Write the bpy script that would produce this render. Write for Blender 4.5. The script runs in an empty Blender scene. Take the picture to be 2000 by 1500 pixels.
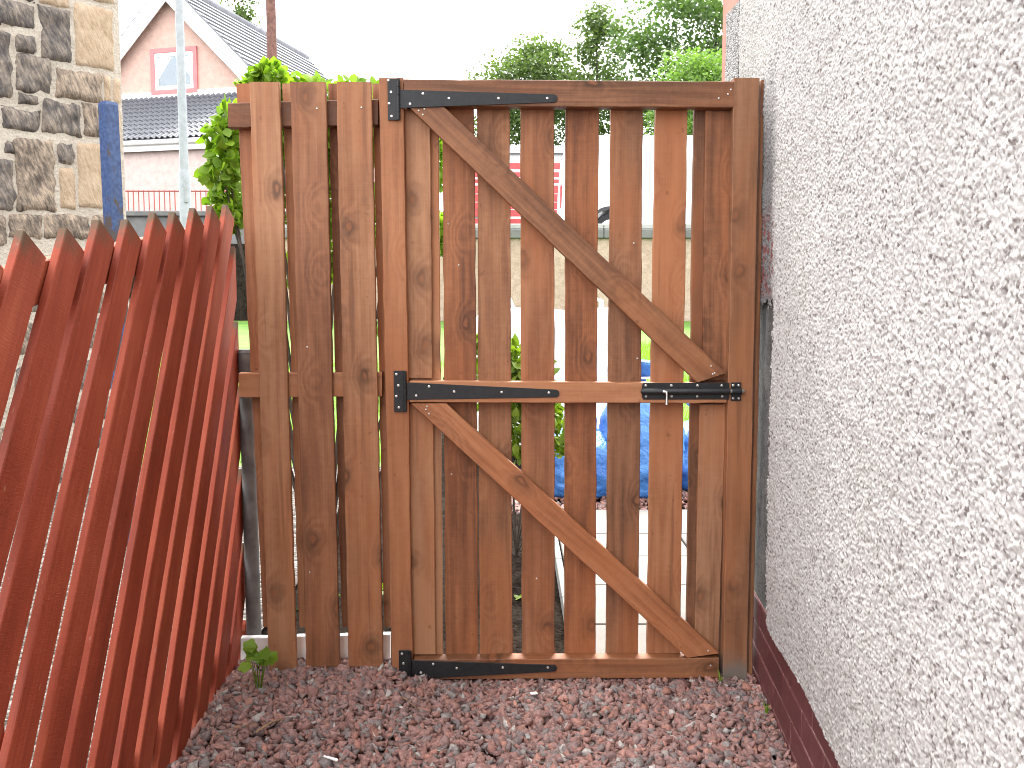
import bpy, bmesh, math, random
import numpy as np
from mathutils import Matrix, Vector, noise

random.seed(7); RNG = np.random.default_rng(7)
scene = bpy.context.scene
COL = scene.collection
R = math.radians

# ------------------------------------------------------------------ camera
FPX, PITCH, EYE = 1800.0, math.atan(160 / 1800), 1.172
cam_d = bpy.data.cameras.new('camera'); cam = bpy.data.objects.new('camera', cam_d); COL.objects.link(cam)
cam_d.sensor_width = 36; cam_d.lens = FPX / 2000 * 36
cam_d.clip_start = 0.05; cam_d.clip_end = 2000
cam.location = (0, 0, EYE); cam.rotation_euler = (math.pi / 2 - PITCH, 0, 0)
scene.camera = cam

# ------------------------------------------------------------------ sky, sun, exposure
SUN_EL, SUN_AZ = R(54), R(4)
world = bpy.data.worlds.new('World'); scene.world = world; world.use_nodes = True
wn = world.node_tree.nodes; wl = world.node_tree.links
bg = wn['Background']; sky = wn.new('ShaderNodeTexSky'); sky.sky_type = 'NISHITA'; sky.sun_disc = False
sky.sun_elevation = SUN_EL; sky.sun_rotation = SUN_AZ; sky.dust_density = 4.0; sky.air_density = 1.0
hs = wn.new('ShaderNodeHueSaturation'); hs.inputs['Saturation'].default_value = 0.22
ov = wn.new('ShaderNodeMix'); ov.data_type = 'RGBA'; ov.inputs[0].default_value = 0.6; ov.inputs[7].default_value = (7.0, 7.1, 7.3, 1)   # bright even cloud cover
wl.new(sky.outputs[0], hs.inputs['Color']); wl.new(hs.outputs[0], ov.inputs[6]); wl.new(ov.outputs[2], bg.inputs['Color'])
bg.inputs['Strength'].default_value = 0.15
sd = bpy.data.lights.new('sun', 'SUN'); sun = bpy.data.objects.new('sun', sd); COL.objects.link(sun)
sd.energy = 1.5; sd.angle = R(24); sd.color = (1, 0.96, 0.9)
sdir = Vector((math.sin(SUN_AZ) * math.cos(SUN_EL), math.cos(SUN_AZ) * math.cos(SUN_EL), math.sin(SUN_EL)))
sun.rotation_euler = sdir.to_track_quat('Z', 'Y').to_euler(); sun.location = (0, 10, 30)
vs = scene.view_settings
vs.view_transform = 'Standard'; vs.look = 'None'; vs.gamma = 1; vs.use_curve_mapping = False
vs.exposure = 2.58
scene.cycles.filter_width = 1.0

# ------------------------------------------------------------------ pixel <-> place
CP, SP = math.cos(PITCH), math.sin(PITCH)
def ray(px, py):
    x, z = (px - 1000) / FPX, (750 - py) / FPX
    return Vector((x, CP + z * SP, z * CP - SP))
EYEV = Vector((0, 0, EYE))
def onplane(px, py, p0, n):
    r = ray(px, py); t = (Vector(p0) - EYEV).dot(n) / r.dot(n); return EYEV + r * t
def onY(px, py, Y): return onplane(px, py, (0, Y, 0), Vector((0, 1, 0)))
def onz(px, py, Z=0.0): return onplane(px, py, (0, 0, Z), Vector((0, 0, 1)))

class Frame:
    """a vertical plane: u to the right, m away from the viewer, z up"""
    def __init__(s, origin, yaw):
        s.o = Vector(origin); s.u = Vector((math.cos(yaw), math.sin(yaw), 0)); s.m = Vector((-math.sin(yaw), math.cos(yaw), 0))
        s.M = Matrix(((s.u.x, s.m.x, 0, s.o.x), (s.u.y, s.m.y, 0, s.o.y), (0, 0, 1, s.o.z), (0, 0, 0, 1)))
    def px(s, x, y, d=0.0):
        p = onplane(x, y, s.o + s.m * d, s.m); q = p - s.o
        return (q.dot(s.u), p.z - s.o.z)
    def pt(s, u, z, d=0.0): return s.o + s.u * u + s.m * d + Vector((0, 0, z))

# ------------------------------------------------------------------ object helpers
WM = {}
def put(name, me, mat=None, parent=None, M=None):
    M = M or Matrix()
    o = bpy.data.objects.new(name, me); COL.objects.link(o)
    if me is not None and mat is not None:
        if len(me.materials) == 0: me.materials.append(mat)
    if parent is not None:
        o.parent = parent; o.matrix_basis = WM[parent.name].inverted() @ M
    else:
        o.matrix_basis = M
    WM[o.name] = M
    return o
def tag(o, label=None, cat=None, group=None, kind=None):
    if label: o['label'] = label
    if cat: o['category'] = cat
    if group: o['group'] = group
    if kind: o['kind'] = kind
    return o
def thing(name, label, cat, loc=(0, 0, 0), group=None):
    return tag(put(name, None, M=Matrix.Translation(Vector(loc))), label, cat, group)
def mesh(vs_, fs, smooth=False, fix=True):
    me = bpy.data.meshes.new('m'); me.from_pydata([tuple(v) for v in vs_], [], fs); 
    if fix:
        bm = bmesh.new(); bm.from_mesh(me); bmesh.ops.recalc_face_normals(bm, faces=bm.faces); bm.to_mesh(me); bm.free()
    if smooth: me.polygons.foreach_set('use_smooth', [True] * len(me.polygons))
    me.update(); return me
def npmesh(co, faces, smooth=False, attrs=None):
    """co (n,3), faces (m,k) arrays"""
    me = bpy.data.meshes.new('m'); n, (m, k) = len(co), faces.shape
    me.vertices.add(n); me.vertices.foreach_set('co', np.ascontiguousarray(co, dtype=np.float32).ravel())
    me.loops.add(m * k); me.loops.foreach_set('vertex_index', np.ascontiguousarray(faces, dtype=np.int32).ravel())
    me.polygons.add(m); me.polygons.foreach_set('loop_start', np.arange(0, m * k, k, dtype=np.int32))
    me.update(calc_edges=True)
    if smooth: me.polygons.foreach_set('use_smooth', np.ones(m, dtype=bool))
    for an, arr in (attrs or {}).items():
        a = me.attributes.new(an, 'FLOAT', 'POINT'); a.data.foreach_set('value', np.ascontiguousarray(arr, dtype=np.float32))
    me.validate(); return me
def box_v(a, b):
    (x0, y0, z0), (x1, y1, z1) = a, b
    return [(x0,y0,z0),(x1,y0,z0),(x1,y1,z0),(x0,y1,z0),(x0,y0,z1),(x1,y0,z1),(x1,y1,z1),(x0,y1,z1)]
BOXF = [(0,3,2,1),(4,5,6,7),(0,1,5,4),(1,2,6,5),(2,3,7,6),(3,0,4,7)]
def box_me(a, b, bev=0.0, seg=1):
    me = mesh(box_v(a, b), BOXF)
    if bev:
        bm = bmesh.new(); bm.from_mesh(me); bmesh.ops.bevel(bm, geom=bm.edges[:], offset=bev, segments=seg, affect='EDGES'); bm.to_mesh(me); bm.free()
    return me
def prism_me(pts, d0, d1, bev=0.0):
    """polygon pts (u,z) extruded along m from d0 to d1"""
    n = len(pts); v = [(p[0], d0, p[1]) for p in pts] + [(p[0], d1, p[1]) for p in pts]
    f = [tuple(range(n)), tuple(range(2*n-1, n-1, -1))] + [(i, (i+1) % n, n+(i+1) % n, n+i) for i in range(n)]
    me = mesh(v, f)
    if bev:
        bm = bmesh.new(); bm.from_mesh(me); bmesh.ops.bevel(bm, geom=bm.edges[:], offset=bev, segments=1, affect='EDGES'); bm.to_mesh(me); bm.free()
    return me
def tube_me(pts, rad, seg=10, cap=True, smooth=True):
    pts = [Vector(p) for p in pts]; n = len(pts); rad = rad if isinstance(rad, (list, tuple)) else [rad]*n
    v, f = [], []
    for i, p in enumerate(pts):
        t = (pts[min(i+1, n-1)] - pts[max(i-1, 0)]).normalized()
        a = t.orthogonal().normalized() if i == 0 else (a - t*a.dot(t)).normalized()
        b = t.cross(a)
        for k in range(seg):
            th = 2*math.pi*k/seg; v.append(p + (a*math.cos(th) + b*math.sin(th))*rad[i])
    for i in range(n-1):
        for k in range(seg): f.append((i*seg+k, i*seg+(k+1) % seg, (i+1)*seg+(k+1) % seg, (i+1)*seg+k))
    if cap: f += [tuple(range(seg-1, -1, -1)), tuple(range((n-1)*seg, n*seg))]
    me = mesh(v, f, smooth=False)
    if smooth: me.polygons.foreach_set('use_smooth', [True]*len(me.polygons)); me.set_sharp_from_angle(angle=R(45))
    return me

def plank(name, fr, a1, a2, b1, b2, d, t, mat, parent=None, n=18, jit=0.0009, ch=0.002, bow=0.0, label=None):
    """a board in frame fr: long edges a1-b1 and a2-b2 (u,z), front face at depth d, thickness t; local z runs along the grain"""
    a1, a2, b1, b2 = (Vector(p) for p in (a1, a2, b1, b2))
    o = (a1 + a2)/2; ax = ((b1 + b2)/2 - o).normalized(); xl = Vector((ax.y, -ax.x))
    loc = lambda p: Vector(((p - o).dot(xl), (p - o).dot(ax)))
    a1, a2, b1, b2 = map(loc, (a1, a2, b1, b2))
    if a1.x > a2.x: a1, a2, b1, b2 = a2, a1, b2, b1
    sd_ = random.uniform(0, 1000); v, f = [], []
    for i in range(n+1):
        s = i/n; l = a1.lerp(b1, s); r = a2.lerp(b2, s)
        jl = noise.noise((sd_, s*22, 0))*jit*2 + noise.noise((sd_, s*3, 9))*jit*1.5; jr = noise.noise((sd_+50, s*22, 0))*jit*2 + noise.noise((sd_+50, s*3, 9))*jit*1.5
        dy = bow*math.sin(s*math.pi) + noise.noise((sd_+9, s*3, 2))*jit
        xl_, xr_ = l.x+jl, r.x+jr; c = min(ch, t*0.3)
        ww = xr_-xl_
        zl = lambda x: l.y + (r.y-l.y)*((x-xl_)/ww)
        for (x, y) in ((xl_+c, dy), (xr_-c, dy), (xr_, dy+c), (xr_, dy+t-c), (xr_-c, dy+t), (xl_+c, dy+t), (xl_, dy+t-c), (xl_, dy+c)):
            v.append((x, y, zl(x)))
    for i in range(n):
        for k in range(8): f.append((i*8+k, i*8+(k+1) % 8, (i+1)*8+(k+1) % 8, (i+1)*8+k))
    f += [tuple(range(7, -1, -1)), tuple(range(n*8, n*8+8))]
    me = mesh(v, f)
    X = fr.u*xl.x + Vector((0, 0, xl.y)); Z = fr.u*ax.x + Vector((0, 0, ax.y)); O = fr.pt(o.x, o.y, d)
    M = Matrix(((X.x, fr.m.x, Z.x, O.x), (X.y, fr.m.y, Z.y, O.y), (X.z, fr.m.z, Z.z, O.z), (0, 0, 0, 1)))
    ob = put(name, me, mat, parent, M)
    if label: ob['label'] = label
    return ob

# ------------------------------------------------------------------ material helpers
class NT:
    def __init__(s, name):
        s.mat = bpy.data.materials.new(name); s.mat.use_nodes = True; s.t = s.mat.node_tree; s.n = s.t.nodes; s.l = s.t.links
        s.b = s.n['Principled BSDF']; s.out = s.n['Material Output']
    def lk(s, a, b): s.l.new(a, b)
    def val(s, v, sock):
        if hasattr(v, 'is_output') or hasattr(v, 'links'): s.lk(v, sock)
        else: sock.default_value = v
    def obj(s): return s.n.new('ShaderNodeTexCoord').outputs['Object']
    def rnd(s): return s.n.new('ShaderNodeObjectInfo').outputs['Random']
    def attr(s, a): q = s.n.new('ShaderNodeAttribute'); q.attribute_name = a; return q.outputs['Fac']
    def math(s, op, a, b=0.0, c=None, clamp=False):
        q = s.n.new('ShaderNodeMath'); q.operation = op; q.use_clamp = clamp
        s.val(a, q.inputs[0]); s.val(b, q.inputs[1])
        if c is not None: s.val(c, q.inputs[2])
        return q.outputs[0]
    def vmath(s, op, a, b):
        q = s.n.new('ShaderNodeVectorMath'); q.operation = op; s.val(a, q.inputs[0]); s.val(b, q.inputs[1]); return q.outputs[0]
    def mapping(s, v, sc): return s.vmath('MULTIPLY', v, sc)
    def noise(s, v, scale=5, detail=3, rough=0.5, dist=0.0):
        q = s.n.new('ShaderNodeTexNoise'); s.lk(v, q.inputs['Vector']); q.inputs['Scale'].default_value = scale
        q.inputs['Detail'].default_value = detail; q.inputs['Roughness'].default_value = rough; q.inputs['Distortion'].default_value = dist; return q.outputs['Fac']
    def vor(s, v, scale=5, feat='F1', out='Distance', dim='3D', rand=1.0):
        q = s.n.new('ShaderNodeTexVoronoi'); q.voronoi_dimensions = dim; q.feature = feat; s.lk(v, q.inputs['Vector']); q.inputs['Scale'].default_value = scale
        q.inputs['Randomness'].default_value = rand; return q.outputs[out]
    def ramp(s, fac, stops, interp='LINEAR'):
        q = s.n.new('ShaderNodeValToRGB'); q.color_ramp.interpolation = interp; e = q.color_ramp.elements
        while len(e) < len(stops): e.new(0.5)
        for i, (p, c) in enumerate(stops):
            e[i].position = p; e[i].color = (*c, 1) if len(c) == 3 else c
        s.lk(fac, q.inputs[0]); return q.outputs[0]
    def mix(s, fac, a, b, mode='MIX'):
        q = s.n.new('ShaderNodeMix'); q.data_type = 'RGBA'; q.blend_type = mode; s.val(fac, q.inputs[0])
        s.val(a if not isinstance(a, tuple) else (*a, 1), q.inputs[6]); s.val(b if not isinstance(b, tuple) else (*b, 1), q.inputs[7]); return q.outputs[2]
    def maprange(s, v, a, b, c=0.0, d=1.0, smooth=True):
        q = s.n.new('ShaderNodeMapRange'); q.interpolation_type = 'SMOOTHSTEP' if smooth else 'LINEAR'
        s.val(v, q.inputs[0]); q.inputs[1].default_value = a; q.inputs[2].default_value = b; q.inputs[3].default_value = c; q.inputs[4].default_value = d; return q.outputs[0]
    def sep(s, v): q = s.n.new('ShaderNodeSeparateXYZ'); s.lk(v, q.inputs[0]); return q.outputs
    def comb(s, x, y, z):
        q = s.n.new('ShaderNodeCombineXYZ'); s.val(x, q.inputs[0]); s.val(y, q.inputs[1]); s.val(z, q.inputs[2]); return q.outputs[0]
    def bump(s, h, strength=0.3, dist=0.002):
        q = s.n.new('ShaderNodeBump'); q.inputs['Strength'].default_value = strength; q.inputs['Distance'].default_value = dist; s.lk(h, q.inputs['Height']); s.lk(q.outputs[0], s.b.inputs['Normal']); return q
    def col(s, c): s.val(c if not isinstance(c, tuple) else (*c, 1), s.b.inputs['Base Color']); return s
    def rough(s, r, spec=0.5): s.val(r, s.b.inputs['Roughness']); s.b.inputs['Specular IOR Level'].default_value = spec; return s

def wood_mat(name, dark, mid, light, spread=0.5, knots=1.0, grey_end=False):
    t = NT(name); oc = t.obj(); rn = t.rnd()
    off = t.vmath('MULTIPLY', t.comb(rn, rn, rn), (37.0, 11.0, 83.0)); p = t.vmath('ADD', oc, off)
    x, y, z = t.sep(p)[0:3]
    wob = t.math('MULTIPLY', t.math('SUBTRACT', t.noise(p, 22.0, 3), 0.5), 0.035)
    p2 = t.comb(t.math('ADD', x, wob), t.math('MULTIPLY', t.math('ADD', z, wob), 0.62), 0.0)
    d = t.vor(p2, 5.6, 'F1', 'Distance', '2D')            # sparse knots
    halo = t.maprange(d, 0.0, 0.30, 1.0, 0.0)
    core = t.maprange(d, 0.045, 0.085, 1.0, 0.0)
    low = t.noise(t.mapping(p, (5.0, 5.0, 0.9)), 1.0, 2, 0.5)
    c = t.math('MULTIPLY_ADD', x, 55.0, t.math('MULTIPLY', low, 9.0))
    c = t.math('ADD', c, t.math('MULTIPLY', halo, 4.5 * knots))
    rings = t.math('MULTIPLY_ADD', t.math('SINE', t.math('MULTIPLY', c, 3.1)), 0.5, 0.5)
    fib = t.noise(t.mapping(p, (170.0, 170.0, 3.0)), 1.0, 4, 0.65)
    blot = t.noise(t.mapping(p, (9.0, 9.0, 2.2)), 1.0, 4, 0.6)
    saw = t.noise(t.mapping(p, (6.0, 6.0, 240.0)), 1.0, 2, 0.5)
    fine = t.noise(p, 60.0, 5, 0.7)
    v = t.math('MULTIPLY_ADD', rings, 0.10, t.math('MULTIPLY', fib, 0.50))
    v = t.math('ADD', v, t.math('MULTIPLY_ADD', blot, 0.78, t.math('MULTIPLY', saw, 0.10)))
    v = t.math('ADD', v, t.math('MULTIPLY_ADD', fine, 0.22, -0.06))
    v = t.math('ADD', v, t.math('MULTIPLY', t.math('SUBTRACT', rn, 0.5), spread))
    v = t.maprange(v, 0.53, 1.07, 0.0, 1.0, smooth=False)
    base = t.ramp(v, [(0.0, dark), (0.5, mid), (1.0, light)])
    r2 = t.math('FRACT', t.math('MULTIPLY', rn, 7.31)); r3 = t.math('FRACT', t.math('MULTIPLY', rn, 13.7))
    base = t.mix(t.math('MULTIPLY', t.maprange(r2, 0.45, 1.0), 0.7), base, t.mix(1.0, base, (1.18, 0.92, 0.74), 'MULTIPLY'))   # redder heartwood boards
    base = t.mix(t.math('MULTIPLY', t.maprange(r3, 0.5, 1.0), 0.7), base, t.mix(1.0, base, (0.78, 0.80, 0.86), 'MULTIPLY'))    # duller brown boards
    hue = t.maprange(t.noise(t.mapping(p, (4.0, 4.0, 1.1)), 1.0, 3, 0.6), 0.45, 0.70)
    base = t.mix(t.math('MULTIPLY', hue, 0.55), base, tuple(q*k for q, k in zip(mid, (1.45, 1.10, 0.80))))
    streak = t.maprange(t.noise(t.mapping(p, (38.0, 38.0, 1.6)), 1.0, 3, 0.6), 0.56, 0.70)
    base = t.mix(t.math('MULTIPLY', streak, 0.5), base, dark)
    have = t.maprange(t.noise(p, 2.7, 1), 0.44, 0.50)
    ringm = t.math('MULTIPLY', t.maprange(d, 0.020, 0.056, 0.0, 1.0), t.maprange(d, 0.056, 0.115, 1.0, 0.0))
    halo2 = t.math('MULTIPLY', t.maprange(d, 0.06, 0.26, 1.0, 0.0), have)
    base = t.mix(t.math('MULTIPLY', halo2, 0.40 * knots), base, tuple(q*0.70 for q in dark))
    base = t.mix(t.math('MULTIPLY', t.math('MULTIPLY', t.maprange(d, 0.03, 0.06, 1.0, 0.0), have), 0.55), base, tuple(q*k for q, k in zip(mid, (0.95, 0.75, 0.6))))
    base = t.mix(t.math('MULTIPLY', t.math('MULTIPLY', ringm, have), t.maprange(t.noise(p, 9.0, 2), 0.35, 0.65, 0.12, 0.62 * knots)), base, tuple(q*0.30 for q in dark))
    spots = t.maprange(t.noise(p, 34.0, 2, 0.5), 0.70, 0.76)
    base = t.mix(t.math('MULTIPLY', spots, 0.35), base, tuple(q*0.5 for q in dark))
    if grey_end:   # cement splash at the foot of the post
        zz = t.sep(oc)[2]
        g = t.maprange(t.math('MULTIPLY_ADD', t.noise(oc, 22, 4, 0.6), 0.10, zz), 0.10, 0.19, 1.0, 0.0)
        base = t.mix(t.math('MULTIPLY', g, 0.85), base, (0.13, 0.12, 0.105))
    t.col(base); t.rough(t.maprange(fib, 0.3, 0.7, 0.55, 0.72), 0.35)
    h = t.math('ADD', t.math('MULTIPLY_ADD', fib, 0.6, t.math('MULTIPLY', saw, 0.35)), t.math('MULTIPLY', rings, 0.2))
    t.bump(h, 0.5, 0.0012); return t.mat

def simple(name, c, r=0.6, spec=0.4, nscale=0, namt=0.15, metal=0.0, bump=0.0, bscale=200):
    t = NT(name)
    if nscale:
        n = t.noise(t.obj(), nscale, 4, 0.6); base = t.mix(t.maprange(n, 0.3, 0.7), tuple(q*(1-namt) for q in c), tuple(min(1, q*(1+namt)) for q in c)); t.col(base)
    else: t.col(c)
    t.rough(r, spec); t.b.inputs['Metallic'].default_value = metal
    if bump: t.bump(t.noise(t.obj(), bscale, 4, 0.6), bump, 0.002)
    return t.mat

def leaf_mat(name, c0, c1, trans=0.35, glossy=0.35):
    t = NT(name); f = t.math('FRACT', t.math('ADD', t.attr('tint'), t.rnd()))
    n = t.noise(t.obj(), 0.8, 2); f2 = t.math('MULTIPLY_ADD', n, 0.5, t.math('MULTIPLY', f, 0.6), clamp=True)
    base = t.mix(f2, c0, c1); t.col(base); t.rough(0.45, glossy)
    tr = t.n.new('ShaderNodeBsdfTranslucent'); t.lk(t.mix(1.0, base, (1.0, 1.15, 0.45), 'MULTIPLY'), tr.inputs['Color'])
    mx = t.n.new('ShaderNodeMixShader'); mx.inputs[0].default_value = trans
    t.lk(t.b.outputs[0], mx.inputs[1]); t.lk(tr.outputs[0], mx.inputs[2]); t.lk(mx.outputs[0], t.out.inputs['Surface']); return t.mat

M = {}
M['wood'] = wood_mat('stained_timber', (0.118, 0.047, 0.021), (0.255, 0.109, 0.050), (0.37, 0.183, 0.093))
M['post_wood'] = wood_mat('stained_post_timber', (0.14, 0.060, 0.027), (0.25, 0.116, 0.057), (0.34, 0.175, 0.092), 0.1, 0.7)
M['post_grey'] = wood_mat('stained_post_cement_splashed', (0.13, 0.055, 0.025), (0.225, 0.102, 0.05), (0.30, 0.152, 0.08), 0.1, 0.7, True)
M['black'] = simple('black_powder_coat', (0.012, 0.012, 0.013), 0.5, 0.4, 60, 0.3)
M['zinc'] = simple('zinc_plated_steel', (0.62, 0.60, 0.56), 0.35, 0.5, metal=0.85)
M['white_paint'] = simple('white_paint', (0.78, 0.77, 0.74), 0.55, 0.4, 30, 0.05)
M['steel_grey'] = simple('dull_grey_steel', (0.115, 0.11, 0.105), 0.55, 0.4, 18, 0.3)

def red_paint():
    t = NT('red_fence_stain'); oc = t.obj(); rn = t.rnd(); p = t.vmath('ADD', oc, t.vmath('MULTIPLY', t.comb(rn, rn, rn), (17.0, 5.0, 41.0)))
    x, y, z = t.sep(p)[0:3]
    sv = t.comb(t.math('ADD', x, t.math('MULTIPLY', z, 0.55)), y, t.math('SUBTRACT', z, t.math('MULTIPLY', x, 0.2)))
    saw = t.noise(t.mapping(sv, (40.0, 40.0, 400.0)), 1.0, 2, 0.5)
    grain = t.noise(t.mapping(p, (120.0, 120.0, 4.0)), 1.0, 4, 0.6); blot = t.noise(t.mapping(p, (8, 8, 2.5)), 1.0, 4, 0.6)
    v = t.math('ADD', t.math('MULTIPLY', blot, 0.8), t.math('MULTIPLY_ADD', grain, 0.45, t.math('MULTIPLY', saw, 0.12)))
    v = t.math('ADD', v, t.math('MULTIPLY', t.math('SUBTRACT', rn, 0.5), 0.2))
    base = t.ramp(t.maprange(v, 0.4, 0.95, 0, 1, False), [(0, (0.145, 0.024, 0.012)), (0.5, (0.265, 0.046, 0.021)), (1, (0.36, 0.084, 0.040))])
    wear = t.maprange(t.noise(t.mapping(p, (60, 60, 9)), 1.0, 5, 0.7), 0.66, 0.74)
    base = t.mix(t.math('MULTIPLY', wear, 0.5), base, (0.075, 0.032, 0.020))
    flake = t.maprange(t.noise(t.mapping(p, (90, 90, 25)), 1.0, 3, 0.6), 0.69, 0.73)
    base = t.mix(t.math('MULTIPLY', flake, 0.45), base, (0.33, 0.19, 0.12))
    a = t.attr('top')                                                # distance from the weathered top end
    ms = t.math('MULTIPLY', t.maprange(t.math('MULTIPLY_ADD', t.noise(oc, 45, 4, 0.6), 0.09, a), 0.045, 0.105, 1.0, 0.0), t.attr('edge'))
    base = t.mix(t.math('MULTIPLY', ms, 0.85), base, (0.075, 0.068, 0.04))
    t.col(base); t.rough(t.maprange(blot, 0.3, 0.7, 0.5, 0.7), 0.22)
    t.bump(t.math('MULTIPLY_ADD', saw, 0.6, t.math('MULTIPLY', grain, 0.5)), 0.45, 0.0012); return t.mat
M['red'] = red_paint()

def blotch(name, stops, scale, detail=5, r=0.9, bump=0.4, bd=0.01, fine=120, fineamt=0.3, spec=0.3):
    t = NT(name); oc = t.obj(); n = t.noise(oc, scale, detail, 0.6); fn = t.noise(oc, fine, 4, 0.65)
    t.col(t.ramp(t.math('MULTIPLY_ADD', t.math('SUBTRACT', fn, 0.5), fineamt*2, n), stops)); t.rough(r, spec); t.bump(t.math('ADD', t.math('MULTIPLY', fn, 0.7), n), bump, bd); return t.mat
M['soil'] = blotch('dark_soil', [(0.3, (0.009, 0.007, 0.006)), (0.7, (0.032, 0.025, 0.020))], 14, fine=60, fineamt=0.6, bump=0.8, bd=0.03, spec=0.0)
M['grassland'] = blotch('short_lawn', [(0.25, (0.06, 0.13, 0.02)), (0.75, (0.12, 0.24, 0.035))], 3, fine=80, fineamt=0.5)
M['asphalt'] = blotch('asphalt', [(0.3, (0.04, 0.04, 0.042)), (0.7, (0.07, 0.07, 0.07))], 4, fine=150)
M['gravel_bed'] = blotch('gravel_bed', [(0.3, (0.035, 0.017, 0.014)), (0.7, (0.11, 0.05, 0.042))], 40, fine=90, fineamt=0.5, bump=0.8, bd=0.02)
M['pale_gravel'] = NT('pale_chippings')
t = M['pale_gravel']; oc = t.obj(); vc = t.vor(oc, 55, 'F1', 'Color'); vd = t.vor(oc, 55, 'F1', 'Distance')
t.col(t.ramp(t.sep(vc)[0], [(0, (0.035, 0.03, 0.026)), (0.5, (0.10, 0.088, 0.077)), (1, (0.24, 0.22, 0.20))])); t.rough(0.9, 0.2); t.bump(vd, 1.0, -0.02); M['pale_gravel'] = t.mat
M['slab'] = blotch('concrete_slab', [(0.3, (0.145, 0.135, 0.122)), (0.7, (0.20, 0.188, 0.172))], 3, fine=160, fineamt=0.2, bump=0.2, bd=0.003)
M['concrete'] = blotch('grey_concrete', [(0.3, (0.095, 0.093, 0.09)), (0.7, (0.17, 0.167, 0.16))], 3, fine=90, fineamt=0.3)
M['pale_concrete'] = blotch('pale_concrete', [(0.3, (0.24, 0.235, 0.225)), (0.7, (0.34, 0.335, 0.32))], 3, fine=90, fineamt=0.3)
M['scratch_coat'] = blotch('grey_scratch_coat', [(0.3, (0.05, 0.05, 0.05)), (0.55, (0.12, 0.118, 0.112)), (0.8, (0.19, 0.185, 0.17))], 9, fine=140, fineamt=0.5, bump=0.9, bd=0.006)
M['beige_harl'] = blotch('beige_roughcast', [(0.3, (0.30, 0.215, 0.165)), (0.7, (0.42, 0.32, 0.255))], 12, fine=70, fineamt=0.5, bump=0.8, bd=0.02)
M['pink_harl'] = blotch('pink_roughcast', [(0.3, (0.44, 0.29, 0.24)), (0.7, (0.53, 0.36, 0.30))], 6, fine=40, fineamt=0.35, bump=0.6, bd=0.02)
M['pale_harl'] = blotch('pale_pink_roughcast', [(0.3, (0.42, 0.33, 0.30)), (0.7, (0.52, 0.42, 0.38))], 6, fine=40, fineamt=0.4, bump=0.6, bd=0.02)
M['pink_paint'] = simple('salmon_masonry_paint', (0.48, 0.22, 0.17), 0.7, 0.3, 9, 0.12, bump=0.3, bscale=120)
M['rose_paint'] = simple('rose_masonry_paint', (0.55, 0.17, 0.17), 0.6, 0.3, 9, 0.08)
M['leaf'] = leaf_mat('shrub_leaf', (0.075, 0.17, 0.015), (0.30, 0.44, 0.045), 0.5, 0.25)
M['leaf_yellow'] = leaf_mat('yellow_green_leaf', (0.05, 0.11, 0.012), (0.24, 0.32, 0.03), 0.40)
M['tree_leaf'] = leaf_mat('tree_leaf', (0.05, 0.085, 0.028), (0.12, 0.17, 0.055), 0.42, 0.2)
M['tree_dark'] = leaf_mat('dark_tree_leaf', (0.032, 0.07, 0.028), (0.12, 0.19, 0.055), 0.36, 0.2)
M['tree_bright'] = leaf_mat('bright_tree_leaf', (0.08, 0.155, 0.035), (0.19, 0.30, 0.075), 0.4, 0.2)
M['bark'] = blotch('bark', [(0.3, (0.03, 0.025, 0.02)), (0.7, (0.09, 0.075, 0.06))], 6, fine=30, fineamt=0.5)

# ------------------------------------------------------------------ the ground
def hg(x, y):
    """height of the red gravel: a low heap against the left fence"""
    a = max(0.0, min(1.0, (-0.17 - x)/0.22)); a = a*a*(3-2*a)
    b = max(0.0, min(1.0, (y - 2.25)/0.4)); b = b*b*(3-2*b)
    return 0.042*a*b - 0.012
def gz(y):
    pts = [(-40, -0.03), (5.9, -0.03), (8, 0.12), (12, 0.55), (15.2, 0.86), (15.35, 2.13), (60, 2.13), (400, 2.13)]
    for (a, b), (c, d) in zip(pts, pts[1:]):
        if y <= c: return b + (d-b)*(y-a)/(c-a)
    return 2.13
ys = [-40, -10, -3, 0, 2.9, 5.9, 7, 8, 10, 12, 13.5, 15.2, 15.35, 22, 60, 400]; xs_ = [-300, -60, -20, -8, -4, -1, 0.2, 2, 6, 12, 20, 60, 300]
gv = [(x, y, gz(y)) for y in ys for x in xs_]; nx = len(xs_)
gf = [(j*nx+i, j*nx+i+1, (j+1)*nx+i+1, (j+1)*nx+i) for j in range(len(ys)-1) for i in range(nx-1)]
tag(put('ground', mesh(gv, gf), M['soil']), kind='structure')
def sheet(name, x0, x1, yl, mat, dz):
    v = []; 
    for y in yl: v += [(x0, y, gz(y)+dz), (x1, y, gz(y)+dz)]
    return tag(put(name, mesh(v, [(2*i, 2*i+1, 2*i+3, 2*i+2) for i in range(len(yl)-1)]), mat), kind='structure')
sheet('lawn', -0.7, 9, [7.6, 8, 10, 12, 13.5, 15.15], M['grassland'], 0.008)
sheet('neighbour_lawn', -9, -0.75, [6.4, 7, 8, 10, 12, 13.5, 15.15], M['grassland'], 0.012)
sheet('pale_gravel_yard', -9, -0.905, [-3, 0, 2.9, 5.9, 6.38], M['pale_gravel'], 0.02)
sheet('road', -80, 80, [16.2, 22, 60], M['asphalt'], 0.004)
# gravel bed in the passage
gx = np.linspace(-0.9, 0.80, 35); gy = np.linspace(-2.0, 2.86, 90)
bv = [(x, y, hg(x, y) - 0.006) for y in gy for x in gx]
bf = [(j*35+i, j*35+i+1, (j+1)*35+i+1, (j+1)*35+i) for j in range(89) for i in range(34)]
tag(put('gravel_path', mesh(bv, bf), M['gravel_bed']), kind='structure')

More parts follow.
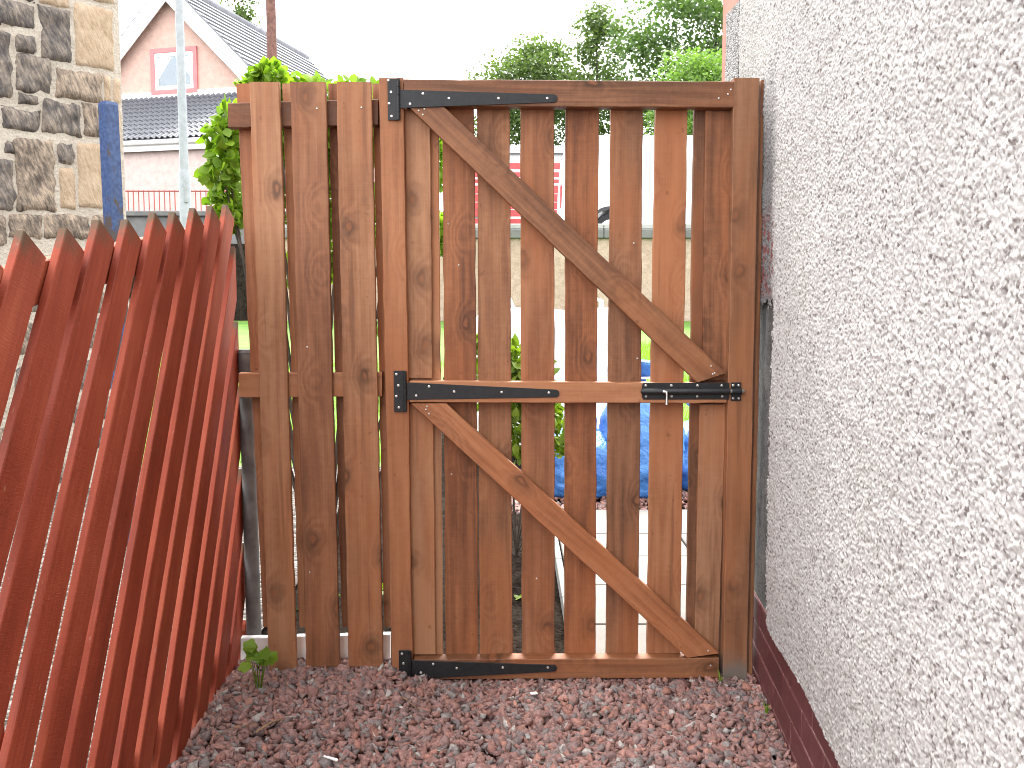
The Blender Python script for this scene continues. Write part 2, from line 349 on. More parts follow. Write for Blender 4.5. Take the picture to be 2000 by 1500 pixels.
def stones(name, n, fx, zfun, r0, r1, label):
    base = np.array(box_v((-.8, -.8, -.8), (.8, .8, .8))); faces = np.array([q for f in BOXF for q in ((f[0], f[1], f[2]), (f[0], f[2], f[3]))])
    nb = len(base); xy = fx(n); s = RNG.uniform(r0, r1, n)**1.0
    sc = np.stack([RNG.uniform(0.75, 1.35, n), RNG.uniform(0.6, 1.0, n), RNG.uniform(0.3, 0.7, n)], 1) * s[:, None]
    co = (base[None] * RNG.uniform(0.45, 1.15, (n, nb, 1)) + RNG.normal(0, 0.22, (n, nb, 3))) * sc[:, None, :]
    a = RNG.uniform(0, 2*np.pi, n); b = RNG.normal(0, 0.6, n); c_ = RNG.normal(0, 0.6, n)
    def rot(co, i, j, th):
        q = co.copy(); cs, sn = np.cos(th)[:, None], np.sin(th)[:, None]
        q[..., i] = co[..., i]*cs - co[..., j]*sn; q[..., j] = co[..., i]*sn + co[..., j]*cs; return q
    co = rot(rot(rot(co, 1, 2, b), 0, 2, c_), 0, 1, a)
    z = np.array([zfun(x, y) for x, y in xy]) + RNG.uniform(-0.004, 0.010, n)
    co += np.stack([xy[:, 0], xy[:, 1], z], 1)[:, None, :]
    F = (faces[None] + (np.arange(n)*nb)[:, None, None]).reshape(-1, 3)
    me = npmesh(co.reshape(-1, 3), F, attrs={'tint': np.repeat(RNG.random(n), nb)})
    return tag(put(name, me, M['stone_chip']), label, 'gravel', kind='stuff')
t = NT('red_granite_chip'); f = t.attr('tint'); g2 = t.noise(t.obj(), 130, 4, 0.7)
base = t.ramp(f, [(0, (0.19, 0.125, 0.118)), (0.2, (0.29, 0.155, 0.132)), (0.42, (0.33, 0.20, 0.18)), (0.56, (0.37, 0.185, 0.142)), (0.68, (0.28, 0.185, 0.172)), (0.85, (0.19, 0.158, 0.155)), (0.96, (0.27, 0.245, 0.232)), (1, (0.48, 0.45, 0.42))])
t.col(t.mix(t.maprange(g2, 0.35, 0.7), t.mix(1.0, base, (0.72, 0.69, 0.68), 'MULTIPLY'), t.mix(1.0, base, (1.18, 1.13, 1.10), 'MULTIPLY'))); t.rough(0.82, 0.3); t.bump(g2, 0.4, 0.002); M['stone_chip'] = t.mat
def fpass(n):
    return np.stack([RNG.uniform(-0.86, 0.76, n), RNG.uniform(1.75, 2.84, n)], 1)
stones('red_gravel', 12500, fpass, hg, 0.0115, 0.0205, 'angular red and grey granite chippings covering the passage floor before the gate')
def fpass2(n): return np.stack([RNG.uniform(-0.85, 0.55, n), RNG.uniform(-0.5, 1.75, n)], 1)
stones('red_gravel', 5200, fpass2, hg, 0.014, 0.024, 'coarser red granite chippings along the low red fence further back in the passage')
def fback(n): return np.stack([RNG.uniform(-0.1, 2.2, n), RNG.uniform(5.15, 6.4, n)], 1)
stones('red_gravel', 2600, fback, lambda x, y: gz(y) + 0.012, 0.014, 0.026, 'red granite chippings round the blue sacks beyond the gate')

# ------------------------------------------------------------------ slab path, soil, edging beyond the gate
path = tag(put('slab_path', box_me((0.20, 2.93, -0.035), (1.45, 5.12, -0.012)), M['soil']), kind='structure')
for (y0, y1) in ((2.95, 3.235), (3.245, 3.70), (3.71, 4.135), (4.145, 4.545), (4.557, 5.09)):
    for (x0, x1) in ((0.235, 0.83), (0.84, 1.43)):
        put('slab', box_me((x0, y0, -0.011), (x1, y1, 0.012 + random.uniform(0, 0.003)), 0.004), M['slab'], path)
edg = thing('path_edging', 'thin white edging strip between the slab path and the dark soil', 'edging', (0.2, 4, 0))
for k in range(4): put('edging_length', box_me((0.195, 2.95 + k*0.54, -0.03), (0.222, 3.48 + k*0.54, 0.035), 0.003), M['pale_concrete'], edg)

# ------------------------------------------------------------------ the gate and its fence
GF = Frame(onY(1100, 750, 2.77) * Vector((1, 1, 0)) if False else Vector((0.155, 2.77, 0)), R(1.6))
def gp(x, y, d=0.0): return GF.px(x, y, d)
base_pt = GF.pt(0, 0)
gate = thing('wooden_gate', 'brown stained timber gate of spaced upright slats with two diagonal braces', 'gate', base_pt)
RT = 0.048
def rail(name, x0, x1, yt0, yt1, yb0, yb1, d, t, mat, par, **k):
    return plank(name, GF, gp(x0, yt0, d), gp(x0, yb0, d), gp(x1, yt1, d), gp(x1, yb1, d), d, t, mat, par, **k)
rail('rail', 789, 1433, 154, 159, 206, 210, 0.0, RT, M['wood'], gate)
rail('rail', 800, 1419, 744, 749, 786, 788, 0.0, RT, M['wood'], gate)
rail('rail', 808, 1404, 1288, 1286, 1328, 1324, 0.0, RT, M['wood'], gate)
# braces (between the rails)
def poly_plank(name, a1, a2, b1, b2, d, t, mat, par, **k): return plank(name, GF, gp(*a1, d), gp(*a2, d), gp(*b1, d), gp(*b2, d), d, t, mat, par, **k)
poly_plank('brace', (800, 211), (868, 209), (1362, 747), (1419, 728), 0.002, 0.030, M['wood'], gate)
poly_plank('brace', (802, 788), (872, 788), (1342, 1285), (1405, 1276), 0.002, 0.030, M['wood'], gate)
# stiles: two lengths a side, set back behind the braces
SD = 0.033
def vplank(name, tl, tr, bl, br, yt, yb, d, t, mat, par, **k):
    return plank(name, GF, gp(bl, yb, d), gp(br, yb, d), gp(tl, yt, d), gp(tr, yt, d), d, t, mat, par, **k)
for (a, b, c_, d_, yt, yb) in ((790, 840, 796, 845, 213, 738), (797, 846, 805, 851, 789, 1278), (1378, 1428, 1372, 1419, 216, 742), (1367, 1418, 1357, 1404, 790, 1277)):
    vplank('stile', a, b, c_, d_, yt, yb, SD, RT - SD - 0.001, M['wood'], gate)
# slats
slat_px = [((793, 856), (806, 866)), ((864, 927), (870, 935)), ((931, 995), (937, 1001)), ((1017, 1083), (1020, 1083)),
           ((1105, 1170), (1103, 1163)), ((1193, 1257), (1183, 1246)), ((1281, 1344), (1263, 1328)), ((1357, 1424), (1340, 1402))]
for (t0, t1), (b0, b1) in slat_px:
    vplank('slat', t0, t1, b0, b1, 172, 1315, RT + 0.001, 0.021, M['wood'], gate, n=30, jit=0.0014, bow=random.uniform(-0.001, 0.001))

# screws
def screw_me(r=0.0043):
    prof = [(r, 0.0), (r*0.96, -0.0010), (r*0.62, -0.0021), (r*0.38, -0.0022), (r*0.34, -0.0008), (0.0, -0.0008)]
    v, f, S = [], [], 12
    for (rr, y) in prof[:-1]:
        for k in range(S): v.append((rr*math.cos(2*math.pi*k/S), y, rr*math.sin(2*math.pi*k/S)))
    for i in range(len(prof)-2):
        for k in range(S): f.append((i*S+k, i*S+(k+1) % S, (i+1)*S+(k+1) % S, (i+1)*S+k))
    f.append(tuple(range((len(prof)-2)*S, (len(prof)-1)*S)))
    me = mesh(v, f, fix=True); me.materials.append(M['zinc']); return me
SCREW = screw_me(0.0041); SMALL = screw_me(0.0031)
def screw(x, y, d, par, me=None):
    u, z = gp(x, y, d); MM = GF.M @ Matrix.Translation((u, d, z)) @ Matrix.Rotation(random.uniform(0, 6), 4, 'Y')
    return put('screw', me or SCREW, None, par, MM)

# posts
hp = thing('gate_post', 'brown timber gate post carrying the three black hinges', 'post', GF.pt(gp(785, 1325)[0], 0))
vplank('post_timber', 740, 788, 766, 806, 152, 1345, 0.004, 0.09, M['post_wood'], hp, n=26, jit=0.0016)
lp = thing('gate_post', 'brown timber latch post with cement splashed foot beside the roughcast wall', 'post', GF.pt(gp(1437, 1325)[0], 0))
vplank('post_timber', 1434, 1484, 1411, 1459, 152, 1350, 0.0, 0.085, M['post_grey'], lp, n=26, jit=0.0012)
vplank('wall_batten', 1487, 1495, 1461, 1469, 156, 1340, 0.022, 0.05, M['wood'], lp, n=26)

def hinge(plate, strap, plate_s, strap_s):
    x0, y0, x1, y1 = plate; D = -0.0035
    xs0, xs1, ya, yb, yc, yd, = strap
    pa, pb, pc, pd = gp(xs0, ya, D), gp(xs0, yb, D), gp(xs1-6, yd, D), gp(xs1-6, yc, D)
    tip = []
    cu, cz = (pc[0]+pd[0])/2, (pc[1]+pd[1])/2; rr = abs(pd[1]-pc[1])/2
    for k in range(7): a = -math.pi/2 + math.pi*k/6; tip.append((cu + math.cos(a)*rr*0.9, cz + math.sin(a)*rr))
    h = put('hinge', prism_me([pa, pb] + tip, D, -0.0003, 0.0006), M['black'], gate, GF.M.copy())
    a = gp(x0, y0, 0.0005); b = gp(x1, y1, 0.0005)
    put('hinge_plate', prism_me([(a[0], a[1]), (a[0], b[1]), (b[0], b[1]), (b[0], a[1])], D, 0.0036, 0.0006), M['black'], h, GF.M.copy())
    zt, zb = a[1], b[1]; ku = gp(x1-1, y0)[0]; n = 5
    for k in range(n):
        z0 = zb + (zt-zb)*k/n + 0.0006; z1 = zb + (zt-zb)*(k+1)/n - 0.0006
        put('knuckle', tube_me([(ku, -0.006, z0), (ku, -0.006, z1)], 0.0048, 12), M['black'], h, GF.M.copy())
    for p in plate_s + strap_s: screw(*p, D, h)
hinge((757, 154, 779, 235), (781, 1088, 175, 211, 184, 200), [(758.5, 157), (764, 180), (760, 202), (765, 227)], [(801, 203), (826, 183), (877, 192), (974, 192), (1069, 192)])
hinge((769, 724, 792, 804), (795, 1092, 747, 781, 761, 776), [(774, 731), (778, 753), (774, 774), (779, 796)], [(813, 773), (838, 755), (887, 765), (980, 766), (1072, 767)])
hinge((779, 1270, 802, 1337), (804, 1088, 1290, 1327, 1299, 1312), [(785, 1277), (788, 1296), (785, 1316)], [(822, 1314), (846, 1297), (892, 1305), (982, 1304), (1070, 1304)])
for p in ((818, 216), (829, 213), (826, 224), (834, 794), (832, 800), (838, 808), (1389, 715), (1396, 729), (1392, 731), (1383, 1271)): screw(*p, 0.0018, gate, SMALL)
for p in ((1428, 175), (1422, 184), (1404, 192), (1388, 1300)): screw(*p, 0.0, gate, SMALL)
for p in ((876, 437), (896, 518), (882, 926), (1238, 475), (1048, 1130), (1245, 700)): screw(*p, RT + 0.001, gate, SMALL)

# sliding bolt
D = -0.003
a = gp(1254, 748, D); b = gp(1424, 780, D)
bolt = put('bolt', prism_me([(a[0]+0.004, a[1]), (a[0], a[1]-0.008), (a[0], b[1]+0.008), (a[0]+0.004, b[1]), (b[0], b[1]), (b[0], a[1])], D, -0.0003, 0.0005), M['black'], gate, GF.M.copy())
zm = (a[1]+b[1])/2
put('bolt_barrel', tube_me([(a[0]-0.003, -0.006, zm), (a[0]+0.004, -0.009, zm), (b[0], -0.009, zm)], [0.006, 0.0095, 0.0095], 14), M['black'], bolt, GF.M.copy())
e = gp(1454, 764, -0.009)
put('bolt_rod', tube_me([(b[0]-0.02, -0.009, zm), (e[0]-0.002, -0.009, zm), (e[0], -0.009, zm)], [0.0062, 0.0062, 0.0045], 12), M['zinc'], bolt, GF.M.copy())
hx = gp(1297, 764)[0]; hz = gp(1297, 788)[1]
put('bolt_handle', tube_me([(hx-0.006, -0.017, zm+0.001), (hx+0.004, -0.021, zm-0.001), (hx+0.004, -0.023, zm-0.010), (hx+0.004, -0.023, hz+0.004), (hx+0.004, -0.023, hz)], [0.0052, 0.0050, 0.0030, 0.0032, 0.0046], 10), M['zinc'], bolt, GF.M.copy())
for x in (1262, 1312, 1362, 1410):
    for y in (753, 774): screw(x + random.uniform(-0.7, 0.7), y, D, bolt)
a = gp(1428, 747, D); b = gp(1447, 783, D)
keep = put('bolt_keeper', prism_me([(a[0], a[1]), (a[0], b[1]), (b[0], b[1]), (b[0], a[1])], D, -0.0003, 0.0005), M['black'], lp, GF.M.copy())
put('keeper_loop', tube_me([(a[0]+0.001, -0.009, zm), (b[0]-0.001, -0.009, zm)], 0.0095, 14), M['black'], keep, GF.M.copy())
for x in (1432, 1443):
    for y in (752.5, 778): screw(x, y, D, keep)

# left fence: boards either side of two rails
fen = thing('fence_panel', 'short brown timber fence of boards overlapping front and back beside the gate post', 'fence', GF.pt(gp(610, 1320)[0], 0))
FD = 0.012
for (a, b, c_, d_, yb) in ((487, 545, 525, 579, 1318), (566, 635, 598, 664, 1302), (657, 725, 681, 748, 1302)):
    vplank('board', a, b, c_, d_, 160, yb, FD, 0.021, M['wood'], fen, n=30, jit=0.0014)
rd = FD + 0.022
plank('rail', GF, gp(445, 201, rd), gp(445, 249, rd), gp(738, 193, rd), gp(738, 244, rd), rd, 0.038, M['wood'], fen)
plank('rail', GF, gp(466, 729, rd), gp(466, 776, rd), gp(746, 727, rd), gp(746, 775, rd), rd, 0.038, M['wood'], fen)
plank('rail', GF, gp(505, 1206, rd), gp(505, 1240, rd), gp(755, 1206, rd), gp(755, 1240, rd), rd, 0.03, M['wood'], fen) if False else None
bd_ = rd + 0.039
for (a, b, c_, d_, yb) in ((461, 487+14, 514, 546, 1225), (551, 612, 584, 640, 1225), (641, 705, 668, 726, 1225), (728, 772, 750, 790, 1225)):
    vplank('board', a, b, c_, d_, 163, yb, bd_, 0.021, M['wood'], fen, n=24, jit=0.0014)
for p in ((619, 212), (706, 210), (600, 678), (605, 1118)): screw(*p, FD, fen, SMALL)
kick = thing('gravel_board', 'low white painted board along the foot of the brown fence', 'board', GF.pt(gp(620, 1300)[0], 0))
kd = bd_ + 0.022
plank('plank', GF, gp(470, 1246, kd), gp(470, 1300, kd), gp(762, 1239, kd), gp(762, 1292, kd), kd, 0.025, M['white_paint'], kick)
plank('brick_footing', GF, gp(470, 1302, kd), gp(470, 1345, kd), gp(780, 1294, kd), gp(780, 1345, kd), kd+0.004, 0.03, M['concrete'], kick, label='grey footing under the white board')
pd_ = kd + 0.055
p0, p1 = gp(480, 690, pd_), gp(497, 1262, pd_)
sp = thing('steel_post', 'round dull grey steel post behind the fence end', 'post', GF.pt(p1[0], 0, pd_))
put('pipe', tube_me([GF.pt(p1[0], -0.02, pd_), GF.pt(p0[0], p0[1], pd_)], 0.0235, 18), M['steel_grey'], sp, Matrix())
put('cap', tube_me([GF.pt(p0[0], p0[1]+0.001, pd_), GF.pt(p0[0], p0[1]+0.012, pd_)], [0.0255, 0.022], 18), M['steel_grey'], sp, Matrix())

# ------------------------------------------------------------------ red slanting-board fence on the left
RX = -0.86
RF = Frame((RX, 0, 0), math.pi/2)
red = thing('red_board_fence', 'low red stained fence of close boards slanting towards the gate', 'fence', (RX, 1.9, 0))
LEAN = math.tan(R(31)); YEND = 2.905
cs, sn = math.cos(R(31)), math.sin(R(31))
for k in range(-5, 15):
    y0 = 0.986 + 0.1415*k + random.uniform(-0.003, 0.003)               # near edge line at z=0
    ln = R(31.6) + random.uniform(-0.003, 0.003) - 0.0035*k; tl = math.tan(ln); cs, sn = math.cos(ln), math.sin(ln)
    w = random.uniform(0.081, 0.087)
    zt = 1.292 + 0.150*((y0 + 1.3*tl) - 1.61) + random.uniform(-0.008, 0.008)
    yend = YEND + random.uniform(-0.012, 0.012)
    b1 = (y0 + zt*tl, zt)                                            # peak of the near edge
    b2 = (b1[0] + w*cs, b1[1] - w*sn)                                # square cut
    z0 = random.uniform(-0.01, 0.02); a1 = (y0 + z0*tl, z0)
    off = w/cs; z2 = z0 - 0.0; a2 = (y0 + off + z2*tl, z2)
    if a1[0] > yend - 0.02: continue
    def clip(a, b):
        if b[0] <= yend: return b
        s = (yend - a[0])/(b[0]-a[0]); return (yend, a[1] + (b[1]-a[1])*s)
    b1, b2 = clip(a1, b1), clip(a2, b2)
    if a2[0] > yend: a2 = (yend, a2[1]); b2 = (yend, a2[1]+0.02)
    ob = plank('board', RF, a1, a2, b1, b2, random.uniform(-0.001, 0.001), 0.0170, M['red'], red, n=24, jit=0.0010, bow=0.0)
    me = ob.data; zs = np.array([v.co.z for v in me.vertices]); at = me.attributes.new('top', 'FLOAT', 'POINT'); at.data.foreach_set('value', (zs.max() - zs).astype(np.float32))
    xsn = np.array([v.co.x for v in me.vertices]); ae = me.attributes.new('edge', 'FLOAT', 'POINT'); ae.data.foreach_set('value', (xsn < xsn.min()*0.8).astype(np.float32))
for z, h in ((0.03, 0.07), (0.915, 0.080)):
    plank('rail', RF, (0.05, z), (0.05, z+h), (YEND-0.03, z+0.425), (YEND-0.03, z+h+0.425), 0.0195, 0.035, M['red'], red, n=20) if z > 0.5 else plank('rail', RF, (0.05, z), (0.05, z+h), (YEND-0.03, z+0.05), (YEND-0.03, z+h+0.05), 0.0195, 0.035, M['red'], red, n=20)
put('post', box_me((RX-0.135, 1.55, -0.05), (RX-0.064, 1.62, 1.20), 0.004), M['red'], red)
put('post', box_me((RX-0.135, 0.25, -0.05), (RX-0.064, 0.32, 1.0), 0.004), M['red'], red)

# ------------------------------------------------------------------ right house: roughcast over a painted brick plinth
wdir = Vector((0.0865, 1, 0)).normalized(); wn_ = Vector((-wdir.y, wdir.x, 0))
wp = onz(1481, 1333)                                                  # foot of the plinth at the gate
house = thing('roughcast_house', 'grey white roughcast house wall on a maroon painted brick plinth right of the gate', 'house', wp)
WMx = Matrix(((wdir.x, -wn_.x, 0, wp.x), (wdir.y, -wn_.y, 0, wp.y), (0, 0, 1, 0), (0, 0, 0, 1)))   # local: x along the wall (away), y into the wall, z up
S1 = 0.56; PL = 0.252                                                # far corner, plinth height
put('wall', box_me((-9.0, 0.004, PL), (S1, 0.30, 5.4)), M['scratch_coat'], house, WMx)
t = NT('maroon_brick_paint'); oc = t.obj(); n1 = t.noise(oc, 30, 5, 0.65); rn = t.rnd()
v = t.math('ADD', n1, t.math('MULTIPLY', t.math('SUBTRACT', rn, 0.5), 0.25))
bc = t.ramp(v, [(0.25, (0.062, 0.017, 0.020)), (0.55, (0.105, 0.027, 0.030)), (0.8, (0.14, 0.050, 0.048))])
chip = t.maprange(t.noise(t.mapping(oc, (60, 60, 160)), 1.0, 4, 0.7), 0.70, 0.76)
t.col(t.mix(t.math('MULTIPLY', chip, 0.5), bc, (0.24, 0.17, 0.15))); t.rough(0.55, 0.35); t.bump(n1, 0.4, 0.002); M['brick'] = t.mat
M['mortar'] = simple('worn_painted_mortar', (0.26, 0.15, 0.13), 0.9, 0.2, 40, 0.4)
put('mortar_bed', box_me((-9.0, 0.0025, -0.1), (S1, 0.30, PL-0.001)), M['mortar'], house, WMx)
for c_ in range(4):
    z0 = -0.062 + c_*0.0785; x = S1 - 0.002 - (0.11 if c_ % 2 else 0.0)
    if c_ % 2: put('brick', box_me((S1-0.108, 0.0, z0), (S1-0.001, 0.1, z0+0.0735), 0.003), M['brick'], house, WMx)
    while x > -4.2:
        L = 0.2185; put('brick', box_me((x-L, random.uniform(-0.001, 0.001), z0), (x, 0.1, z0+0.0735), 0.003), M['brick'], house, WMx); x -= 0.225
# roughcast sheet with real pebbles
def roughcast(s_arr, z_arr, cell=0.0056, cut=None, lift=0.018):
    S, Z = np.meshgrid(s_arr, z_arr); gi = np.floor(S/cell).astype(int); gj = np.floor(Z/cell).astype(int)
    i0, j0 = gi.min()-2, gj.min()-2; nI, nJ = gi.max()-i0+3, gj.max()-j0+3
    px = RNG.uniform(0.05, 0.95, (nJ, nI)); pz = RNG.uniform(0.05, 0.95, (nJ, nI)); rr = RNG.uniform(0.40, 0.88, (nJ, nI))*cell; hh = RNG.uniform(0.35, 1.0, (nJ, nI)); tint = RNG.random((nJ, nI))
    H = np.zeros_like(S); T = np.zeros_like(S); best = np.full(S.shape, 1e9)
    for dj in (-1, 0, 1):
        for di in (-1, 0, 1):
            I, J = gi-i0+di, gj-j0+dj; dx = S - (I+i0+px[J, I])*cell; dz = Z - (J+j0+pz[J, I])*cell; r = rr[J, I]
            d2 = dx*dx+dz*dz; h = np.sqrt(np.clip(1 - d2/(r*r), 0, 1))*r*0.95*hh[J, I]
            H = np.maximum(H, h); m = d2 < best; T = np.where(m, tint[J, I], T); best = np.where(m, d2, best)
    def vn(sc, seed):
        g = np.random.default_rng(seed).random((400, 400)); a, b = (S/sc+200), (Z/sc+100); ia, ib = np.floor(a).astype(int) % 399, np.floor(b).astype(int) % 399; fa, fb = a-np.floor(a), b-np.floor(b); fa, fb = fa*fa*(3-2*fa), fb*fb*(3-2*fb)
        return (g[ib, ia]*(1-fa)+g[ib, ia+1]*fa)*(1-fb)+(g[ib+1, ia]*(1-fa)+g[ib+1, ia+1]*fa)*fb
    H = H*(0.85+0.4*vn(0.012, 1)) + 0.0025*vn(0.05, 2) + 0.0016*vn(0.010, 3) + 0.010*vn(0.3, 4)
    co = np.stack([S, 0.004 - lift - H + 0.008, Z], -1).reshape(-1, 3); nz, ns = S.shape
    idx = np.arange(nz*ns).reshape(nz, ns); F = np.stack([idx[:-1, :-1], idx[:-1, 1:], idx[1:, 1:], idx[1:, :-1]], -1).reshape(-1, 4)
    if cut is not None:
        keep_ = ~cut(S, Z, vn); kq = keep_[:-1, :-1] & keep_[1:, :-1] & keep_[:-1, 1:] & keep_[1:, 1:]; F = F[kq.reshape(-1)]
    return npmesh(co, F, True, {'tint': T.reshape(-1)})
t = NT('roughcast'); f = t.attr('tint'); oc = t.obj(); x, y, z = t.sep(oc)[0:3]
base = t.ramp(f, [(0, (0.13, 0.108, 0.100)), (0.10, (0.21, 0.186, 0.174)), (0.2, (0.32, 0.30, 0.284)), (0.36, (0.41, 0.394, 0.376)), (1, (0.475, 0.458, 0.438))])
n1 = t.noise(oc, 260, 3, 0.6); base = t.mix(t.maprange(n1, 0.55, 0.75), base, (0.25, 0.23, 0.22))
stain = t.noise(oc, 3.0, 4, 0.6); base = t.mix(t.math('MULTIPLY', t.maprange(stain, 0.45, 0.75), 0.25), base, (0.28, 0.26, 0.235))
sp_ = t.noise(oc, 38, 3, 0.6)
splash = t.maprange(t.math('MULTIPLY_ADD', t.noise(oc, 5, 4, 0.6), 0.5, z), 0.50, 0.85, 1.0, 0.0); base = t.mix(t.math('MULTIPLY', splash, 0.35), base, (0.24, 0.22, 0.205))
dirt_shade = t.math('MULTIPLY', t.maprange(t.math('MULTIPLY_ADD', sp_, 0.10, x), -0.13, -0.02), t.maprange(z, 1.95, 1.55))  # dirty strip by the post, with the shade there painted in too
base = t.mix(t.math('MULTIPLY', dirt_shade, 0.72), base, (0.05, 0.05, 0.055))
rz = t.math('MULTIPLY', t.maprange(t.math('MULTIPLY_ADD', sp_, 0.06, x), -0.115, -0.085), t.math('MULTIPLY', t.maprange(z, 1.17, 1.22), t.maprange(z, 1.47, 1.38)))
base = t.mix(t.math('MULTIPLY', t.math('MULTIPLY', rz, t.maprange(sp_, 0.45, 0.6)), 0.8), base, (0.16, 0.03, 0.025))      # red paint smear
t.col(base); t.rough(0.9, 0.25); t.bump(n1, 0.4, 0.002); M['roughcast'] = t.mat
t = NT('roughcast_plain'); oc = t.obj(); vc = t.vor(oc, 130, 'F1', 'Color'); vd = t.vor(oc, 130, 'F1', 'Distance')
t.col(t.ramp(t.sep(vc)[0], [(0, (0.17, 0.148, 0.14)), (0.2, (0.29, 0.27, 0.26)), (0.36, (0.42, 0.405, 0.395)), (1, (0.49, 0.48, 0.47))])); t.rough(0.9, 0.25); t.bump(vd, 1.0, -0.01); M['roughcast_plain'] = t.mat
s_list = [S1-0.012]; 
while wp.y + s_list[-1] > 0.62: s_list.append(s_list[-1] - max(0.0018, 0.0016*(wp.y + s_list[-1])))
s_arr = np.array(s_list[::-1]); z_arr = np.arange(PL-0.004, 2.36, 0.0023)
def chipped(S, Z, vn): return (S > -0.155 - 0.09*np.clip(1.0-Z, 0, 1)*0.35 + 0.035*(vn(0.03, 8)-0.5) + 0.03*(vn(0.008, 9)-0.5)) & (Z < 1.16 + 0.05*(vn(0.02, 10)-0.5)) & (S < S1)
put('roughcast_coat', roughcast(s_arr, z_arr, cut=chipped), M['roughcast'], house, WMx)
put('roughcast_edge', box_me((s_list[-1]-8.0, -0.012, PL-0.004), (s_list[-1]-0.001, 0.003, 5.4)), M['roughcast_plain'], house, WMx)
put('roughcast_upper', box_me((s_list[-1], -0.012, 2.362), (S1-0.01, 0.003, 5.4)), M['roughcast_plain'], house, WMx)
put('cable', tube_me([(S1+0.004, -0.012, 0.0+k*0.25) for k in range(20)], 0.006, 8), M['black'], house, WMx)
# the corner pier beyond, painted salmon round a roughcast panel
pf = Frame(onY(1443, 20, 4.05)*Vector((1, 1, 0)), R(-73))
uL, uR = pf.px(1422, 100)[0], pf.px(1455, 100)[0]
uE = pf.px(1410.5, 100)[0]
pier = put('corner_pier', prism_me([(0.12, -0.05), (uE, -0.05), (uE, 4.8), (0.12, 4.8)], 0.0, 0.5), M['pink_paint'], house, pf.M.copy())
zt1, zt0 = pf.px(1443, 18)[1], pf.px(1422, 30)[1]
put('roughcast_panel', prism_me([(0.1, 0.3), (uL, 0.3), (uL, zt0), (0.1, zt1+0.05)], -0.012, -0.001), M['roughcast_plain'], house, pf.M.copy())

# ------------------------------------------------------------------ left stone building
SF = Frame(onY(236, 300, 6.0)*Vector((1, 1, 0)), R(45))
stone_b = thing('stone_building', 'old rubble stone building corner with dark and tan blocks in pale mortar', 'building', SF.o)
M['mortar_pale'] = blotch('pale_lime_mortar', [(0.3, (0.36, 0.31, 0.25)), (0.7, (0.50, 0.45, 0.37))], 8, fine=60, fineamt=0.5, bump=0.9, bd=0.02)
def sstone(name, stops):
    t = NT(name); oc = t.obj(); x, y, z = t.sep(oc)[0:3]; rn = t.rnd(); off = t.vmath('MULTIPLY', t.comb(rn, rn, rn), (7.0, 3.0, 9.0)); p = t.vmath('ADD', oc, off); x, y, z = t.sep(p)[0:3]
    q = t.comb(t.math('MULTIPLY_ADD', x, 55.0, t.math('MULTIPLY', z, 22.0)), y, t.math('MULTIPLY_ADD', z, 14.0, t.math('MULTIPLY', x, -10.0)))
    tool = t.noise(q, 1.0, 4, 0.65); n = t.noise(p, 9, 5, 0.65)
    v = t.math('MULTIPLY_ADD', tool, 0.65, t.math('MULTIPLY', n, 0.5)); t.col(t.ramp(v, stops)); t.rough(0.95, 0.2); t.bump(tool, 0.9, 0.02); return t.mat
M['stone_dark'] = sstone('sooty_sandstone', [(0.36, (0.036, 0.034, 0.034)), (0.52, (0.105, 0.092, 0.084)), (0.62, (0.19, 0.158, 0.13)), (0.74, (0.32, 0.265, 0.21))])
M['stone_mid'] = sstone('brown_sandstone', [(0.38, (0.05, 0.043, 0.037)), (0.52, (0.15, 0.12, 0.095)), (0.68, (0.36, 0.28, 0.205))])
M['stone_tan'] = sstone('tan_sandstone', [(0.36, (0.24, 0.17, 0.105)), (0.52, (0.36, 0.265, 0.175)), (0.7, (0.44, 0.34, 0.24))])
def block(u0, z0, u1, z1, mat, rough=0.022, nu=None, nz=None, deep=0.0):
    if nu is None: nu, nz = max(4, int((u1-u0)/0.022)), max(4, int((z1-z0)/0.022))
    sd_ = random.uniform(0, 999); v, f = [], []; cu, cz = (u0+u1)/2, (z0+z1)/2
    for j in range(nz+1):
        for i in range(nu+1):
            a, b = i/nu, j/nz; e = min(a, 1-a)*(u1-u0), min(b, 1-b)*(z1-z0); ed = max(0.0, 1 - min(e)/0.03)
            u = u0+(u1-u0)*a + noise.noise((sd_, a*5, b*5))*0.010; z = z0+(z1-z0)*b + noise.noise((sd_+40, a*5, b*5))*0.010
            dd = -0.012 - rough*(0.6*noise.noise((u*26+sd_+z*9, 0, z*13)) + 0.7*noise.noise((u*8+sd_, 5, z*8)) + 0.3) + ed*ed*0.028
            v.append((u-cu, dd + deep, z-cz))
    W = nu+1
    for j in range(nz):
        for i in range(nu): f.append((j*W+i, j*W+i+1, (j+1)*W+i+1, (j+1)*W+i))
    rim = [i for i in range(W)] + [j*W+nu for j in range(1, nz+1)] + [nz*W+i for i in range(nu-1, -1, -1)] + [j*W for j in range(nz-1, 0, -1)]
    nb = len(v)
    for r_ in rim: v.append((v[r_][0], 0.05, v[r_][2]))
    for k in range(len(rim)): f.append((rim[k], nb+k, nb+(k+1) % len(rim), rim[(k+1) % len(rim)]))
    me = mesh(v, f, smooth=True, fix=False)
    return put('stone', me, mat, stone_b, SF.M @ Matrix.Translation((cu, 0, cz)))
